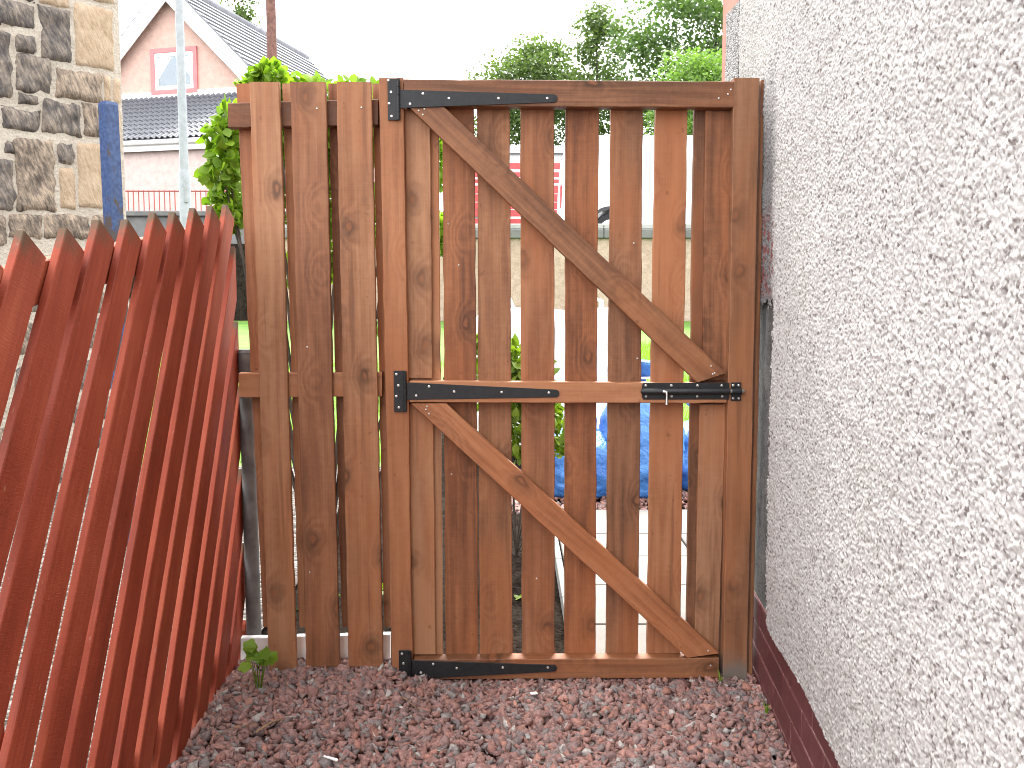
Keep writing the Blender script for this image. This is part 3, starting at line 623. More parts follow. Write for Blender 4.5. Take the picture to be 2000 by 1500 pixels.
blocks = [(0,3,69,53,'d'), (74,-14,136,13,'t'), (78,18,139,118,'d'), (144,10,222,134,'T'), (-8,64,21,190,'d'), (32,70,70,102,'d'), (32,109,100,180,'d'), (107,137,199,194,'m'), (203,148,217,200,'t'), (220,152,235,204,'t'),
 (38,186,76,203,'d'), (83,199,156,262,'d'), (163,206,199,266,'m'), (4,214,76,254,'d'), (11,278,26,297,'d'), (31,272,107,412,'m'), (111,281,142,320,'d'), (115,328,148,409,'T'), (151,279,200,407,'t'), (-6,312,27,411,'d'),
 (16,418,81,465,'m'), (85,420,176,466,'m'), (180,420,204,478,'m'), (203,208,236,300,'t'), (204,306,239,405,'t'), (-20,420,12,480,'m'), (144,-60,222,2,'t'), (70,-60,138,-20,'d'), (0,-50,64,-4,'d'), (206,411,241,480,'t')]
for x0, y0, x1, y1, k in blocks:
    xm, ym = (x0+x1)/2, (y0+y1)/2
    u0, u1 = SF.px(x0-2.5, ym)[0], SF.px(x1+2.5, ym)[0]; z1, z0 = SF.px(xm, y0-2.5)[1], SF.px(xm, y1+2.5)[1]
    if k == 'T': block(u0, z0, u1, z1, M['stone_tan'], 0.006)
    else: block(u0, z0, u1, z1, M[{'d': 'stone_dark', 'm': 'stone_mid', 't': 'stone_tan'}[k]], {'d': 0.030, 'm': 0.024, 't': 0.009}[k])
uc = SF.px(239, 300)[0]; uleft = SF.px(-8, 240)[0]; ztop = SF.px(120, -62)[1]; zlow = SF.px(120, 482)[1]
put('mortar_core', prism_me([(-5.0, -0.05), (uc+0.01, -0.05), (uc+0.01, 4.6), (-5.0, 4.6)], 0.0, 4.0), M['mortar_pale'], stone_b, SF.M.copy())
def courses(ua, ub, za, zb):
    z = za
    while z < zb - 0.08:
        h = min(random.uniform(0.17, 0.28), zb - z); u = ua
        while u < ub - 0.06:
            w = min(random.uniform(0.18, 0.5), ub - u)
            if w > 0.05: block(u+0.012, z+0.012, u+w-0.012, z+h-0.012, M[random.choice(['stone_dark', 'stone_dark', 'stone_mid', 'stone_tan'])], 0.022, 5, 4)
            u += w
        z += h
courses(-3.0, uleft-0.01, 0.0, 4.4); courses(uleft, uc, 0.0, zlow-0.01); courses(uleft, uc, ztop+0.02, 4.4)

# blue post before the stone corner
t = NT('worn_blue_paint'); oc = t.obj(); n = t.noise(t.mapping(oc, (1, 1, 0.35)), 22, 5, 0.65); n2 = t.noise(oc, 60, 3)
bb = t.mix(t.maprange(n2, 0.3, 0.7), (0.024, 0.046, 0.125), (0.048, 0.088, 0.20)); wear = t.maprange(t.math('ADD', n, t.maprange(t.sep(oc)[2], 1.52, 1.72, 0.16, 0.0)), 0.58, 0.64)
t.col(t.mix(wear, bb, (0.062, 0.045, 0.040))); t.rough(0.5, 0.35); t.bump(n, 0.5, 0.006); M['blue'] = t.mat
bpost = thing('blue_post', 'worn blue painted timber post in front of the stone building', 'post', onY(226, 300, 4.4)*Vector((1, 1, 0)))
bq = Frame(bpost.matrix_basis.translation, R(14))
put('timber', tube_me([(0.014, 0.04, -0.05), (0.006, 0.04, 1.2), (-0.004, 0.04, 2.09), (-0.004, 0.04, 2.105)], [0.047, 0.046, 0.045, 0.039], 4, smooth=False), M['blue'], bpost, bq.M @ Matrix.Rotation(R(42), 4, 'Z'))

# ------------------------------------------------------------------ foliage helpers
def leaf_shape(L=0.05, W=0.022, fold=0.25, n=3):
    v = [(0, 0, 0)]; f = []
    for i in range(1, n): a = i/n; w = W*math.sin(math.pi*a**0.8); v += [(-w, L*a, -fold*w - 0.12*L*a*a), (0, L*a, -0.12*L*a*a), (w, L*a, -fold*w - 0.12*L*a*a)]
    v.append((0, L, -0.14*L)); last = len(v)-1
    f += [(0, 2, 1), (0, 3, 2)]
    for i in range(n-2): a = 1+3*i; b = a+3; f += [(a, a+1, b+1, b), (a+1, a+2, b+2, b+1)]
    a = 1+3*(n-2); f += [(a, a+1, last), (a+1, a+2, last)]
    return v, f
def randrot(n, up=0.35):
    q = RNG.normal(size=(n, 3)); q[:, 2] += up*1.5; q /= np.linalg.norm(q, axis=1)[:, None]     # leaf normal
    a = RNG.normal(size=(n, 3)); a -= (a*q).sum(1)[:, None]*q; a /= np.linalg.norm(a, axis=1)[:, None]
    b = np.cross(a, q); return np.stack([b, a, q], 2)                                              # columns x (width), y (length), z (normal)
def leaf_mesh(pos, size, up=0.35, ratio=0.42, quad=False):
    n = len(pos)
    if quad: bv = np.array([(0, 0, 0), (ratio, 0.45, -0.05), (0, 1, -0.12), (-ratio, 0.45, -0.05)], float); bf = np.array([[0, 1, 2, 3]])
    else:
        v, f = leaf_shape(1.0, ratio); bv = np.array(v); bf = np.array([[*q] if len(q) == 3 else None for q in f if len(q) == 3] + [[q[0], q[1], q[2]] for q in f if len(q) == 4] + [[q[0], q[2], q[3]] for q in f if len(q) == 4])
    Rm = randrot(n, up); co = np.einsum('nij,kj->nki', Rm, bv)*size[:, None, None] + pos[:, None, :]
    F = (bf[None] + (np.arange(n)*len(bv))[:, None, None]).reshape(-1, bf.shape[1])
    return npmesh(co.reshape(-1, 3), F, attrs={'tint': np.repeat(RNG.random(n), len(bv))})
def branchy(o, top, n, r0, spread, seg=6):
    """list of tapered limbs from o toward points round top"""
    vs_, fs = [], []
    def add(me):
        k = len(vs_); vs_.extend([tuple(v.co) for v in me.vertices]); fs.extend([tuple(i+k for i in p.vertices) for p in me.polygons])
    o, top = Vector(o), Vector(top); mid = o.lerp(top, 0.5) + Vector((random.uniform(-1, 1), random.uniform(-1, 1), 0))*spread*0.1
    add(tube_me([o, o.lerp(mid, 0.5), mid, mid.lerp(top, 0.6), top], [r0, r0*0.8, r0*0.6, r0*0.35, r0*0.12], seg))
    for i in range(n):
        s = random.uniform(0.3, 0.9); st = o.lerp(mid, s*2) if s < 0.5 else mid.lerp(top, s*2-1)
        d = Vector((random.uniform(-1, 1), random.uniform(-1, 1), random.uniform(0.25, 1.1))).normalized()*spread*random.uniform(0.5, 1.0)*(1.15-s*0.5)
        m_ = st + d*0.5 + Vector((0, 0, -0.05*spread)); add(tube_me([st, m_, st+d], [r0*0.42*(1.1-s), r0*0.24*(1.1-s), r0*0.06], 5))
    return mesh(vs_, fs, fix=False)
def tree(name, label, Y, cx, cw, ytop, ybot, mat, nclump, nleaf, lsize, trunk_r=0.16, shape=1.0, sparse=0.55, base=2.13, group='trees beyond the road'):
    c = onY(cx, 300, Y); sc = Y*CP/FPX; ztop = onY(cx, ytop, Y).z; zbot = onY(cx, ybot, Y).z; hw = cw*sc/2; hh = (ztop-zbot)/2; zc = (ztop+zbot)/2
    tr = thing(name, label, 'tree', (c.x, Y, base), group)
    put('trunk', branchy((c.x, Y, base-0.1), (c.x+random.uniform(-.1, .1)*hw, Y, ztop-hh*0.25), 22, trunk_r, hw*0.95), M['bark'], tr)
    d = RNG.normal(size=(nclump, 3)); d /= np.linalg.norm(d, axis=1)[:, None]; rad = RNG.uniform(0.25, 1.0, nclump)**0.55
    cc = d*rad[:, None]; 
    tp = np.where(cc[:, 2] > 0, 1 - (1-shape)*cc[:, 2], 1.0); cc[:, 0] *= tp; cc[:, 1] *= tp
    cc = cc*np.array([hw, hw, hh]) + np.array([c.x, Y, zc]); k = RNG.integers(0, nclump, nleaf); sig = RNG.uniform(0.6, 1.3, nclump)*hw*0.155
    pos = cc[k] + np.clip(RNG.normal(size=(nleaf, 3)), -1.9, 1.9)*sig[k][:, None]*np.array([1.25, 1.25, 0.6])
    put('crown', leaf_mesh(pos, RNG.uniform(0.6, 1.3, nleaf)*lsize, 0.5, 0.36, quad=True), mat, tr)
    return tr

# trees behind the road
tree('deciduous_tree', 'pale loose leafed tree beyond the road above the hinge strap end', 55, 1032, 200, 66, 340, M['tree_leaf'], 120, 17000, 0.22)
tree('deciduous_tree', 'thin airy tree with open twigs and visible stem beyond the road', 52, 1168, 165, 0, 350, M['tree_leaf'], 100, 9000, 0.21, 0.16, 0.25)
tree('deciduous_tree', 'big dark green tree rising behind the roughcast house corner', 48, 1392, 330, -70, 340, M['tree_dark'], 150, 26000, 0.22, 0.3)
tree('conifer_bush', 'bright green feathery conifer before the big dark tree', 34, 1365, 190, 75, 330, M['tree_bright'], 110, 16000, 0.13, 0.12, 0.6)
tree('deciduous_tree', 'sparse pale tree showing past the tiled house roof', 60, 478, 80, -60, 60, M['tree_leaf'], 26, 1500, 0.22)

# ------------------------------------------------------------------ shrub behind the brown fence
def shrub(name, label, base, clumps, n, size, mat, single=0, stem_r=0.012, up=0.35, cat='shrub', ratio=0.42, vis=None):
    s = thing(name, label, cat, base); cl = np.array([c[:3] for c in clumps], float); rr = np.array([c[3] for c in clumps], float)
    vs_, fs = [], []
    for c in cl:
        me = tube_me([base, (np.array(base)*0.5 + c*0.5 + RNG.normal(size=3)*0.03), c], [stem_r, stem_r*0.7, stem_r*0.25], 6); k = len(vs_); vs_ += [tuple(v.co) for v in me.vertices]; fs += [tuple(i+k for i in p.vertices) for p in me.polygons]
    put('stem', mesh(vs_, fs, fix=False), M['bark'], s)
    w = rr**2; k = RNG.choice(len(cl), n, p=w/w.sum()); d = RNG.normal(size=(n, 3)); d /= np.linalg.norm(d, axis=1)[:, None]
    pos = cl[k] + d*(rr[k]*RNG.uniform(0.35, 1.0, n)**0.5)[:, None]
    fo = put('foliage', leaf_mesh(pos, RNG.uniform(0.65, 1.25, n)*size, up, ratio), mat, s); fo['kind'] = 'stuff'
    if single:
        protos = []
        for q in range(4):
            v, f = leaf_shape(size*random.uniform(0.85, 1.2), size*ratio*random.uniform(0.85, 1.1), n=4); me = mesh(v, f, smooth=True, fix=False); me.materials.append(mat); protos.append(me)
        k = RNG.choice(vis if vis is not None else len(cl), single); d = RNG.normal(size=(single, 3)); d[:, 1] -= 0.4; d /= np.linalg.norm(d, axis=1)[:, None]
        pos = cl[k] + d*(rr[k]*1.0)[:, None]; Rm = randrot(single, up)
        for i in range(single):
            A = Rm[i]; T = Matrix(((A[0][0], A[0][1], A[0][2], pos[i][0]), (A[1][0], A[1][1], A[1][2], pos[i][1]), (A[2][0], A[2][1], A[2][2], pos[i][2]), (0, 0, 0, 1)))
            put('leaf', protos[i % 4], None, s, T)
    return s
Ys = 3.35
cl = []
for (x, y, r, Y) in ((436, 268, 30, Ys), (432, 330, 32, Ys), (440, 385, 30, Ys+.1), (455, 230, 24, Ys), (470, 300, 45, Ys+.2), (455, 420, 30, Ys+.1), (500, 165, 26, Ys+.2), (530, 150, 22, Ys+.2), (560, 172, 30, Ys+.3), (520, 240, 60, Ys+.35), (620, 178, 26, Ys+.3), (680, 180, 25, Ys+.35), (730, 186, 24, Ys+.4), (600, 260, 70, Ys+.5), (690, 270, 70, Ys+.55), (800, 250, 60, Ys+.6), (860, 320, 45, Ys+.6), (520, 380, 60, Ys+.4), (640, 400, 70, Ys+.6), (600, 520, 60, Ys+.6), (760, 420, 70, Ys+.7), (860, 460, 40, Ys+.7)):
    p = onY(x, y, Y); cl.append((p.x, p.y, p.z, r*Y/FPX))
shrub('garden_shrub', 'bright green leafy shrub growing behind the brown fence end', (onY(620, 500, 3.9).x, 3.9, -0.03), cl, 5200, 0.043, M['leaf'], 260, 0.012, 0.3, vis=np.array([0, 1, 2, 3, 5, 6, 7, 8, 10, 11]))
# plants in the soil bed, seen through the gate
def clumps(lst, Y): return [(*onY(x, y, Y + random.uniform(-.1, .1)), r*Y/FPX) for x, y, r in lst]
shrub('garden_shrub', 'yellow green leafy plant in the soil bed behind the gate slats', (0.02, 4.3, -0.03), clumps(((1010, 700, 36), (985, 740, 40), (1040, 730, 40), (1000, 790, 45), (1060, 800, 45), (940, 680, 22), (945, 760, 30), (1090, 850, 36), (1020, 860, 40)), 4.3), 1100, 0.062, M['leaf_yellow'], 0, 0.004, 0.4, 'plant', 0.3)
shrub('low_weeds', 'low green weeds on the dark soil behind the fence boards', (-0.35, 3.6, -0.03), clumps(((590, 1200, 18), (660, 1180, 14), (730, 1160, 14), (740, 640, 18), (1010, 1170, 10)), 3.6), 90, 0.04, M['leaf_yellow'], 0, 0.003, 0.6, 'weeds', 0.3)
# small weed at the fence foot
wb = onY(505, 1308, 2.62); wb.z = 0.0
weed = thing('weed', 'small bright green weed at the foot of the brown fence', 'weed', wb)
v = [(0, 0, 0)] + [((0.020 + 0.004*math.cos(3*th))*math.cos(th), 0.019 + (0.020 + 0.004*math.cos(5*th))*math.sin(th), -0.004*math.cos(2*th)) for th in [k*math.pi/7 - math.pi/2 for k in range(14)]]
wl_me = mesh(v, [(0, 1+k, 1+(k+1) % 14) for k in range(14)], fix=False); wl_me.materials.append(M['leaf'])
for (x, y) in ((487, 1268), (500, 1265), (494, 1280), (507, 1283), (519, 1283), (489, 1293), (502, 1294), (515, 1292), (523, 1276)):
    p = onY(x, y, 2.60 + random.uniform(-0.02, 0.03)); rm = Matrix.Rotation(random.uniform(-0.5, 0.5), 4, 'Z') @ Matrix.Rotation(R(random.uniform(25, 70)), 4, 'X') @ Matrix.Rotation(random.uniform(0, 6), 4, 'Z')
    put('leaf', wl_me, None, weed, Matrix.Translation(p) @ rm)
    put('stem', tube_me([wb, wb.lerp(p, 0.5) + Vector((0, 0, 0.008)), p], [0.0016, 0.0013, 0.001], 5), M['leaf'], weed)

# grass blades on the lawns
def blades(n, x0, x1, y0, y1, name, label):
    xy = np.stack([RNG.uniform(x0, x1, n), RNG.uniform(y0, y1, n)], 1); z = np.array([gz(y) for y in xy[:, 1]]); a = RNG.uniform(0, 6.28, n); h = RNG.uniform(0.03, 0.08, n); w = 0.006
    b = np.stack([xy[:, 0], xy[:, 1], z], 1); dx = np.stack([np.cos(a)*w, np.sin(a)*w, 0*a], 1); tip = b + np.stack([RNG.normal(0, 0.02, n), RNG.normal(0, 0.02, n), h], 1)
    co = np.stack([b-dx, b+dx, tip], 1).reshape(-1, 3)
    tag(put(name, npmesh(co, np.arange(3*n).reshape(-1, 3), attrs={'tint': np.repeat(RNG.random(n), 3)}), M['leaf']), label, 'grass', kind='stuff')
blades(16000, 0.2, 3.0, 8.0, 12.5, 'grass', 'mown bright green grass seen between the right gate slats')
blades(16000, -4.5, -0.8, 6.5, 11, 'grass', 'bright green grass of the neighbouring garden behind the red fence')

# ------------------------------------------------------------------ sacks beyond the gate
def sack(name, label, cx, yb, w, h, depth, mat, cat, Y, flat=0.0, crease=0.03, neck=True, zbase=None):
    c = onY(cx, 900, Y); zb = gz(Y)+0.005 if zbase is None else zbase; S, N = 56, 44; v, f = [], []; sd_ = random.uniform(0, 99)
    th0 = thing(name, label, cat, (c.x, Y, zb))
    for j in range(N+1):
        t_ = j/N
        prof = (1 - abs(2*min(t_, 0.86)/0.86 - 0.86)**3.2*0.42) if flat == 0 else 1 - 0.10*abs(2*t_-1)**4
        if flat == 0:
            if t_ > 0.72 and neck: prof *= 1 - 0.80*min(1, (t_-0.72)/0.16)
            if t_ > 0.90 and neck: prof = 0.22 + (t_-0.90)*2.6
            if t_ < 0.05: prof *= 0.75 + 5*t_
        for i in range(S):
            th = 2*math.pi*i/S; cx_, sy_ = math.cos(th), math.sin(th); e = 0.65 if flat == 0 else 0.35
            X = math.copysign(abs(cx_)**e, cx_)*w/2*prof; Yy = math.copysign(abs(sy_)**e, sy_)*depth/2*prof
            q = Vector((X*3, Yy*3, t_*h*3))
            r1 = 1-abs(noise.noise(q*1.9 + Vector((sd_, 0, 0))))*2; r2 = 1-abs(noise.noise(q*4.3 + Vector((0, sd_, 0))))*2; r3 = 1-abs(noise.noise(Vector((q.x*3+q.z*4, q.y*3, q.z*2.5+sd_))))*2
            k = 1 + crease*(r1*1.4 + r2*0.8 + r3*0.8)/max(w, 0.3)
            v.append((c.x + X*k, Y + Yy*k, zb + t_*h*(1 + (0.05*noise.noise(q*0.8 + Vector((sd_, 3, 0))) if t_ > 0.5 else 0)) + (crease*0.5*noise.noise(q*3) if 0.06 < t_ else 0)))
    for j in range(N):
        for i in range(S): f.append((j*S+i, j*S+(i+1) % S, (j+1)*S+(i+1) % S, (j+1)*S+i))
    f += [tuple(range(S-1, -1, -1)), tuple(range(N*S, N*S+S))]
    me = mesh(v, f, smooth=True, fix=False); put('bag_skin', me, mat, th0)
    return th0, c, zb
t = NT('blue_woven_plastic'); oc = t.obj(); n = t.noise(oc, 7, 3); t.col(t.mix(t.maprange(n, 0.35, 0.65), (0.035, 0.15, 0.46), (0.07, 0.24, 0.60))); t.rough(0.28, 0.6); t.bump(t.noise(oc, 26, 5, 0.6), 0.55, 0.03); M['blue_bag'] = t.mat
M['white_bag'] = simple('white_woven_plastic', (0.80, 0.80, 0.80), 0.55, 0.4, 5, 0.04, bump=0.3, bscale=30)
b1_, c1, z1_ = sack('rubble_sack', 'crumpled blue plastic sack standing lowest beside the slab path', 1135, 950, 0.46, 0.50, 0.42, M['blue_bag'], 'sack', 5.65, neck=False)
b2_, c2, z2_ = sack('rubble_sack', 'tall blue plastic sack tied at the top beyond the gate bolt', 1252, 955, 0.44, 0.86, 0.40, M['blue_bag'], 'sack', 5.60)
b3_, c3, z3_ = sack('rubble_sack', 'blue plastic sack beside the tall tied sack, toward the house wall', 1372, 930, 0.42, 0.56, 0.40, M['blue_bag'], 'sack', 5.85)
for (b, c, z, hh) in ((b2_, c2, z2_, 0.74), (b3_, c3, z3_, 0.49)):
    put('tie', tube_me([(c.x+0.052*math.cos(a), c.y+0.052*math.sin(a), z+hh) for a in [k*math.pi/8 for k in range(17)]], 0.008, 6), M['white_bag'], b)
bb_, cb, zb_ = sack('bulk_bag', 'big white woven bulk bag standing before the roughcast garden wall', 1062, 800, 1.02, 1.06, 0.95, M['white_bag'], 'bag', 7.1, flat=1.0, crease=0.035)
for sx in (-1, 1):
    put('lifting_loop', tube_me([(cb.x+sx*0.42, cb.y-0.40, zb_+0.85), (cb.x+sx*0.40, cb.y-0.40, zb_+1.12), (cb.x+sx*0.28, cb.y-0.36, zb_+1.17), (cb.x+sx*0.20, cb.y-0.40, zb_+0.98)], 0.016, 6), M['white_bag'], bb_)

# ------------------------------------------------------------------ garden wall by the road
gw = thing('garden_wall', 'beige roughcast garden wall with stepped grey coping along the road', 'wall', (1, 15.25, 0.8))
zt = onY(1270, 437, 15.2).z; zm_ = onY(1270, 448, 15.2).z; zc_ = onY(1270, 466, 15.2).z
put('wall', box_me((-3.9, 15.2, 0.55), (16, 15.45, zc_)), M['beige_harl'], gw)
xx = -3.9
while xx < 15.8:
    put('coping_stone', box_me((xx, 15.13, zc_+0.002), (xx+0.89, 15.52, zm_), 0.012), M['concrete'], gw); put('coping_cap', box_me((xx, 15.17, zm_+0.002), (xx+0.89, 15.48, zt), 0.012), M['pale_concrete'], gw); xx += 0.9
# railing wall further left
rw = thing('railing_wall', 'low grey wall with rust red railings before the pink house', 'wall', (-6.3, 18, 1.9))
zr = onY(330, 413, 18).z; zr2 = onY(330, 424, 18).z; zrt = onY(330, 371, 18).z
put('wall', box_me((-11, 17.9, 1.5), (-4.2, 18.15, zr2)), M['concrete'], rw); put('coping', box_me((-11, 17.83, zr2+0.002), (-4.2, 18.22, zr), 0.015), M['concrete'], rw)
M['rust_red'] = simple('rust_red_iron', (0.30, 0.075, 0.06), 0.6, 0.3, 20, 0.2)
bar = tube_me([(0, 0, 0), (0, 0, zrt-zr)], 0.011, 6)
bar.materials.append(M['rust_red'])
for k in range(66): put('railing_bar', bar, None, rw, Matrix.Translation((-10.9 + k*0.1, 18.02, zr)))
put('top_rail', tube_me([(-10.95, 18.02, zrt-0.02), (-4.3, 18.02, zrt-0.02)], 0.014, 6), M['rust_red'], rw)

# red slatted fence across the road
sf = thing('slatted_fence', 'red horizontal slat fence across the road beside the white van', 'fence', (0.2, 19.5, 2.13))
M['red_slat'] = simple('red_painted_slat', (0.42, 0.055, 0.055), 0.6, 0.35, 8, 0.15)
for (ya, yb) in ((318, 330), (336, 346), (350, 358), (362, 378), (379, 394), (395, 409), (410, 423), (427, 439), (442, 455), (458, 470)):
    za, zb2 = onY(1050, ya, 19.5).z, onY(1050, yb, 19.5).z; put('slat', box_me((-1.3, 19.5, zb2), (1.35, 19.525, za), 0.004), M['red_slat'], sf)
for x in (-1.3, -0.4, 0.45, 1.28): put('post', box_me((x, 19.53, 2.1), (x+0.09, 19.62, onY(1050, 316, 19.5).z)), M['red_slat'], sf)

# ------------------------------------------------------------------ white panel van
VY = 16.9; vx0 = onY(1096, 400, VY).x; vz = 2.134; sc_ = VY/FPX
van = thing('panel_van', 'white panel van parked behind the garden wall', 'van', (vx0+2.4, VY+0.9, vz))
L_, Hh = 5.1, onY(1200, 264, VY).z - vz
prof = [(0.04, 0.30), (0.0, 0.55), (0.02, 1.1), (0.075, Hh-0.22), (0.13, Hh-0.07), (0.24, Hh-0.01), (0.5, Hh), (3.35, Hh), (3.55, Hh-0.05), (4.05, 1.22), (4.75, 1.02), (5.02, 0.82), (5.1, 0.5), (5.06, 0.30), (4.62, 0.28)]
def arch(cx, r=0.39, n=9): return [(cx + r*math.cos(math.pi*k/n), 0.33 + r*math.sin(math.pi*k/n)*1.0) for k in range(n+1)]
xw1, xw2 = 0.90, 4.18
prof = prof[:-1] + [(xw2+0.39, 0.30)] + arch(xw2) + [(xw2-0.39, 0.28), (xw1+0.39, 0.28)] + arch(xw1) + [(xw1-0.39, 0.30)]
t = NT('white_van_paint'); t.col((0.82, 0.82, 0.82)); t.rough(0.3, 0.5); t.b.inputs['Coat Weight'].default_value = 0.4; M['van'] = t.mat
M['rubber'] = simple('tyre_rubber', (0.022, 0.022, 0.023), 0.8, 0.3); M['dark_trim'] = simple('dark_trim', (0.03, 0.03, 0.032), 0.5, 0.4)
M['glass'] = simple('vehicle_glass', (0.03, 0.035, 0.04), 0.06, 0.8)
VM = Matrix.Translation((vx0, VY, vz))
put('body', prism_me(prof, 0.0, 1.85, 0.012), M['van'], van, VM)
for cx in (xw1, xw2):
    put('wheel_arch', prism_me([(cx + 0.44*math.cos(math.pi*k/14), 0.33 + 0.44*math.sin(math.pi*k/14)) for k in range(15)] + [(cx + 0.385*math.cos(math.pi*k/14), 0.33 + 0.385*math.sin(math.pi*k/14)) for k in range(14, -1, -1)], -0.022, -0.001), M['dark_trim'], van, VM)
    for y in (0.02, 1.64):
        wv = put('wheel', tube_me([(cx, y, 0.325), (cx, y+0.03, 0.325), (cx, y+0.16, 0.325), (cx, y+0.19, 0.325)], [0.295, 0.325, 0.325, 0.295], 28), M['rubber'], van, VM)
        put('hub_cap', tube_me([(cx, y-0.012, 0.325), (cx, y-0.002, 0.325)], [0.17, 0.205], 24), M['zinc'], wv, VM)
put('side_window', prism_me([(3.28, 1.2), (3.98, 1.2), (3.62, Hh-0.25), (3.3, Hh-0.2)], -0.006, -0.001), M['glass'], van, VM)
put('tail_light', box_me((-0.012, 0.05, 0.75), (0.03, 0.16, 1.15), 0.006), M['red_slat'], van, VM)
put('headlight', prism_me([(4.78, 0.72), (5.03, 0.66), (5.0, 0.80), (4.78, 0.92)], -0.008, -0.001), M['zinc'], van, VM)

# ------------------------------------------------------------------ pink gabled house on the left
HF = Frame(onY(333, 200, 26)*Vector((1, 1, 0)), R(-14))
ph = thing('gabled_house', 'pink roughcast house with white bargeboards and a tiled lean-to', 'house', (HF.o.x, 26, 2.1))
ap = HF.px(333, -24); er = HF.px(527, 178); hwid = er[0]-ap[0]; el = (ap[0]-hwid, er[1]); zb = 2.0
put('gable_wall', prism_me([(el[0], zb), (er[0], zb), er, ap, el], 0.0, 0.3), M['pink_harl'], ph, HF.M.copy())
put('side_wall', prism_me([(er[0]-0.3, zb), (er[0]-0.001, zb), (er[0]-0.001, er[1]-0.1), (er[0]-0.3, er[1]-0.1)], 0.301, 8.0), M['pink_harl'], ph, HF.M.copy())
put('side_wall', prism_me([(el[0]+0.001, zb), (el[0]+0.3, zb), (el[0]+0.3, er[1]-0.1), (el[0]+0.001, er[1]-0.1)], 0.301, 8.0), M['pink_harl'], ph, HF.M.copy())
M['slate'] = blotch('grey_concrete_tile', [(0.3, (0.15, 0.15, 0.165)), (0.7, (0.23, 0.23, 0.245))], 4, fine=60)
sl = Vector((er[0]-ap[0], er[1]-ap[1])); ln = sl.length; sl /= ln; nrm = Vector((-sl.y, sl.x)); nrm = nrm if nrm.y > 0 else -nrm
rf = put('roof', prism_me([ap, (er[0]+0.25*sl.x, er[1]+0.25*sl.y), (er[0]+0.25*sl.x+nrm.x*0.08, er[1]+0.25*sl.y+nrm.y*0.08), (ap[0], ap[1]+0.13), (el[0]-0.25*sl.x-nrm.x*0.08, el[1]+0.25*sl.y+nrm.y*0.08), (el[0]-0.25*sl.x, el[1]+0.25*sl.y)], -0.22, 8.1), M['slate'], ph, HF.M.copy())
nco = 15
for k in range(nco):
    for sg in (1, -1):
        s0, s1 = ln*k/nco - 0.02, ln*(k+1)/nco + 0.24*(k == nco-1)
        P = lambda s, h: (ap[0] + sg*(sl.x*s + nrm.x*h), ap[1] + sl.y*s + nrm.y*h)
        put('tile_course', prism_me([P(s0, 0.095), P(s1, 0.095), P(s1, 0.155), P(s0, 0.11)], -0.235, 8.12), M['slate'], rf, HF.M.copy())
for sg in (1, -1):
    P = lambda s, h: (ap[0] + sg*(sl.x*s + nrm.x*h), ap[1] + sl.y*s + nrm.y*h)
    put('bargeboard', prism_me([P(-0.05, -0.30), P(ln+0.25, -0.30), P(ln+0.25, 0.085), P(-0.05, 0.085)], -0.262, -0.225), M['white_paint'], ph, HF.M.copy())
put('ridge', tube_me([(ap[0], -0.24, ap[1]+0.17), (ap[0], 8.13, ap[1]+0.17)], 0.11, 8), M['slate'], rf, HF.M.copy())
# window
def rect(x0, y0, x1, y1, d=0.0): a = HF.px(x0, y0, d); b = HF.px(x1, y1, d); return a[0], b[1], b[0], a[1]
def ring(r, o, d0, d1, name, mat, par):
    u0, z0, u1, z1 = r; me_v, me_f = [], []
    for (a, b, c, d) in ((u0, z0, u1, z0+o), (u0, z1-o, u1, z1), (u0, z0+o, u0+o, z1-o), (u1-o, z0+o, u1, z1-o)):
        k = len(me_v); me_v += box_v((a, d0, b), (c, d1, d)); me_f += [tuple(i+k for i in f) for f in BOXF]
    return put(name, mesh(me_v, me_f, fix=False), mat, par, HF.M.copy())
wr = rect(295, 97, 388, 181); win = ring(wr, 0.12, -0.06, -0.001, 'window', M['rose_paint'], ph); win['label'] = 'gable window in a rose painted surround'
wi = (wr[0]+0.125, wr[1]+0.125, wr[2]-0.125, wr[3]-0.125); ring(wi, 0.10, -0.04, -0.002, 'window_frame', M['white_paint'], win)
t = NT('window_glass'); g = t.n.new('ShaderNodeBsdfGlossy'); g.inputs['Roughness'].default_value = 0.02; tr = t.n.new('ShaderNodeBsdfTransparent'); tr.inputs['Color'].default_value = (0.85, 0.9, 0.92, 1); mx = t.n.new('ShaderNodeMixShader'); mx.inputs[0].default_value = 0.10
t.lk(tr.outputs[0], mx.inputs[1]); t.lk(g.outputs[0], mx.inputs[2]); t.lk(mx.outputs[0], t.out.inputs['Surface']); M['pane'] = t.mat
gi = (wi[0]+0.10, wi[1]+0.10, wi[2]-0.10, wi[3]-0.10)
put('pane', prism_me([(gi[0], gi[1]), (gi[2], gi[1]), (gi[2], gi[3]), (gi[0], gi[3])], -0.022, -0.018), M['pane'], win, HF.M.copy())
put('room_shade', prism_me([(gi[0], gi[1]), (gi[2], gi[1]), (gi[2], gi[3]), (gi[0], gi[3])], -0.004, -0.0015), simple('dim_room', (0.10, 0.125, 0.15), 0.9), win, HF.M.copy())
um = (gi[0]+gi[2])/2
for sg, e in ((1, gi[0]), (-1, gi[2])): put('curtain', prism_me([(e, gi[1]+0.2), (e, gi[3]), (um, gi[3]), (um - sg*0.10, gi[3]-0.06)], -0.012, -0.006), M['white_paint'], win, HF.M.copy())
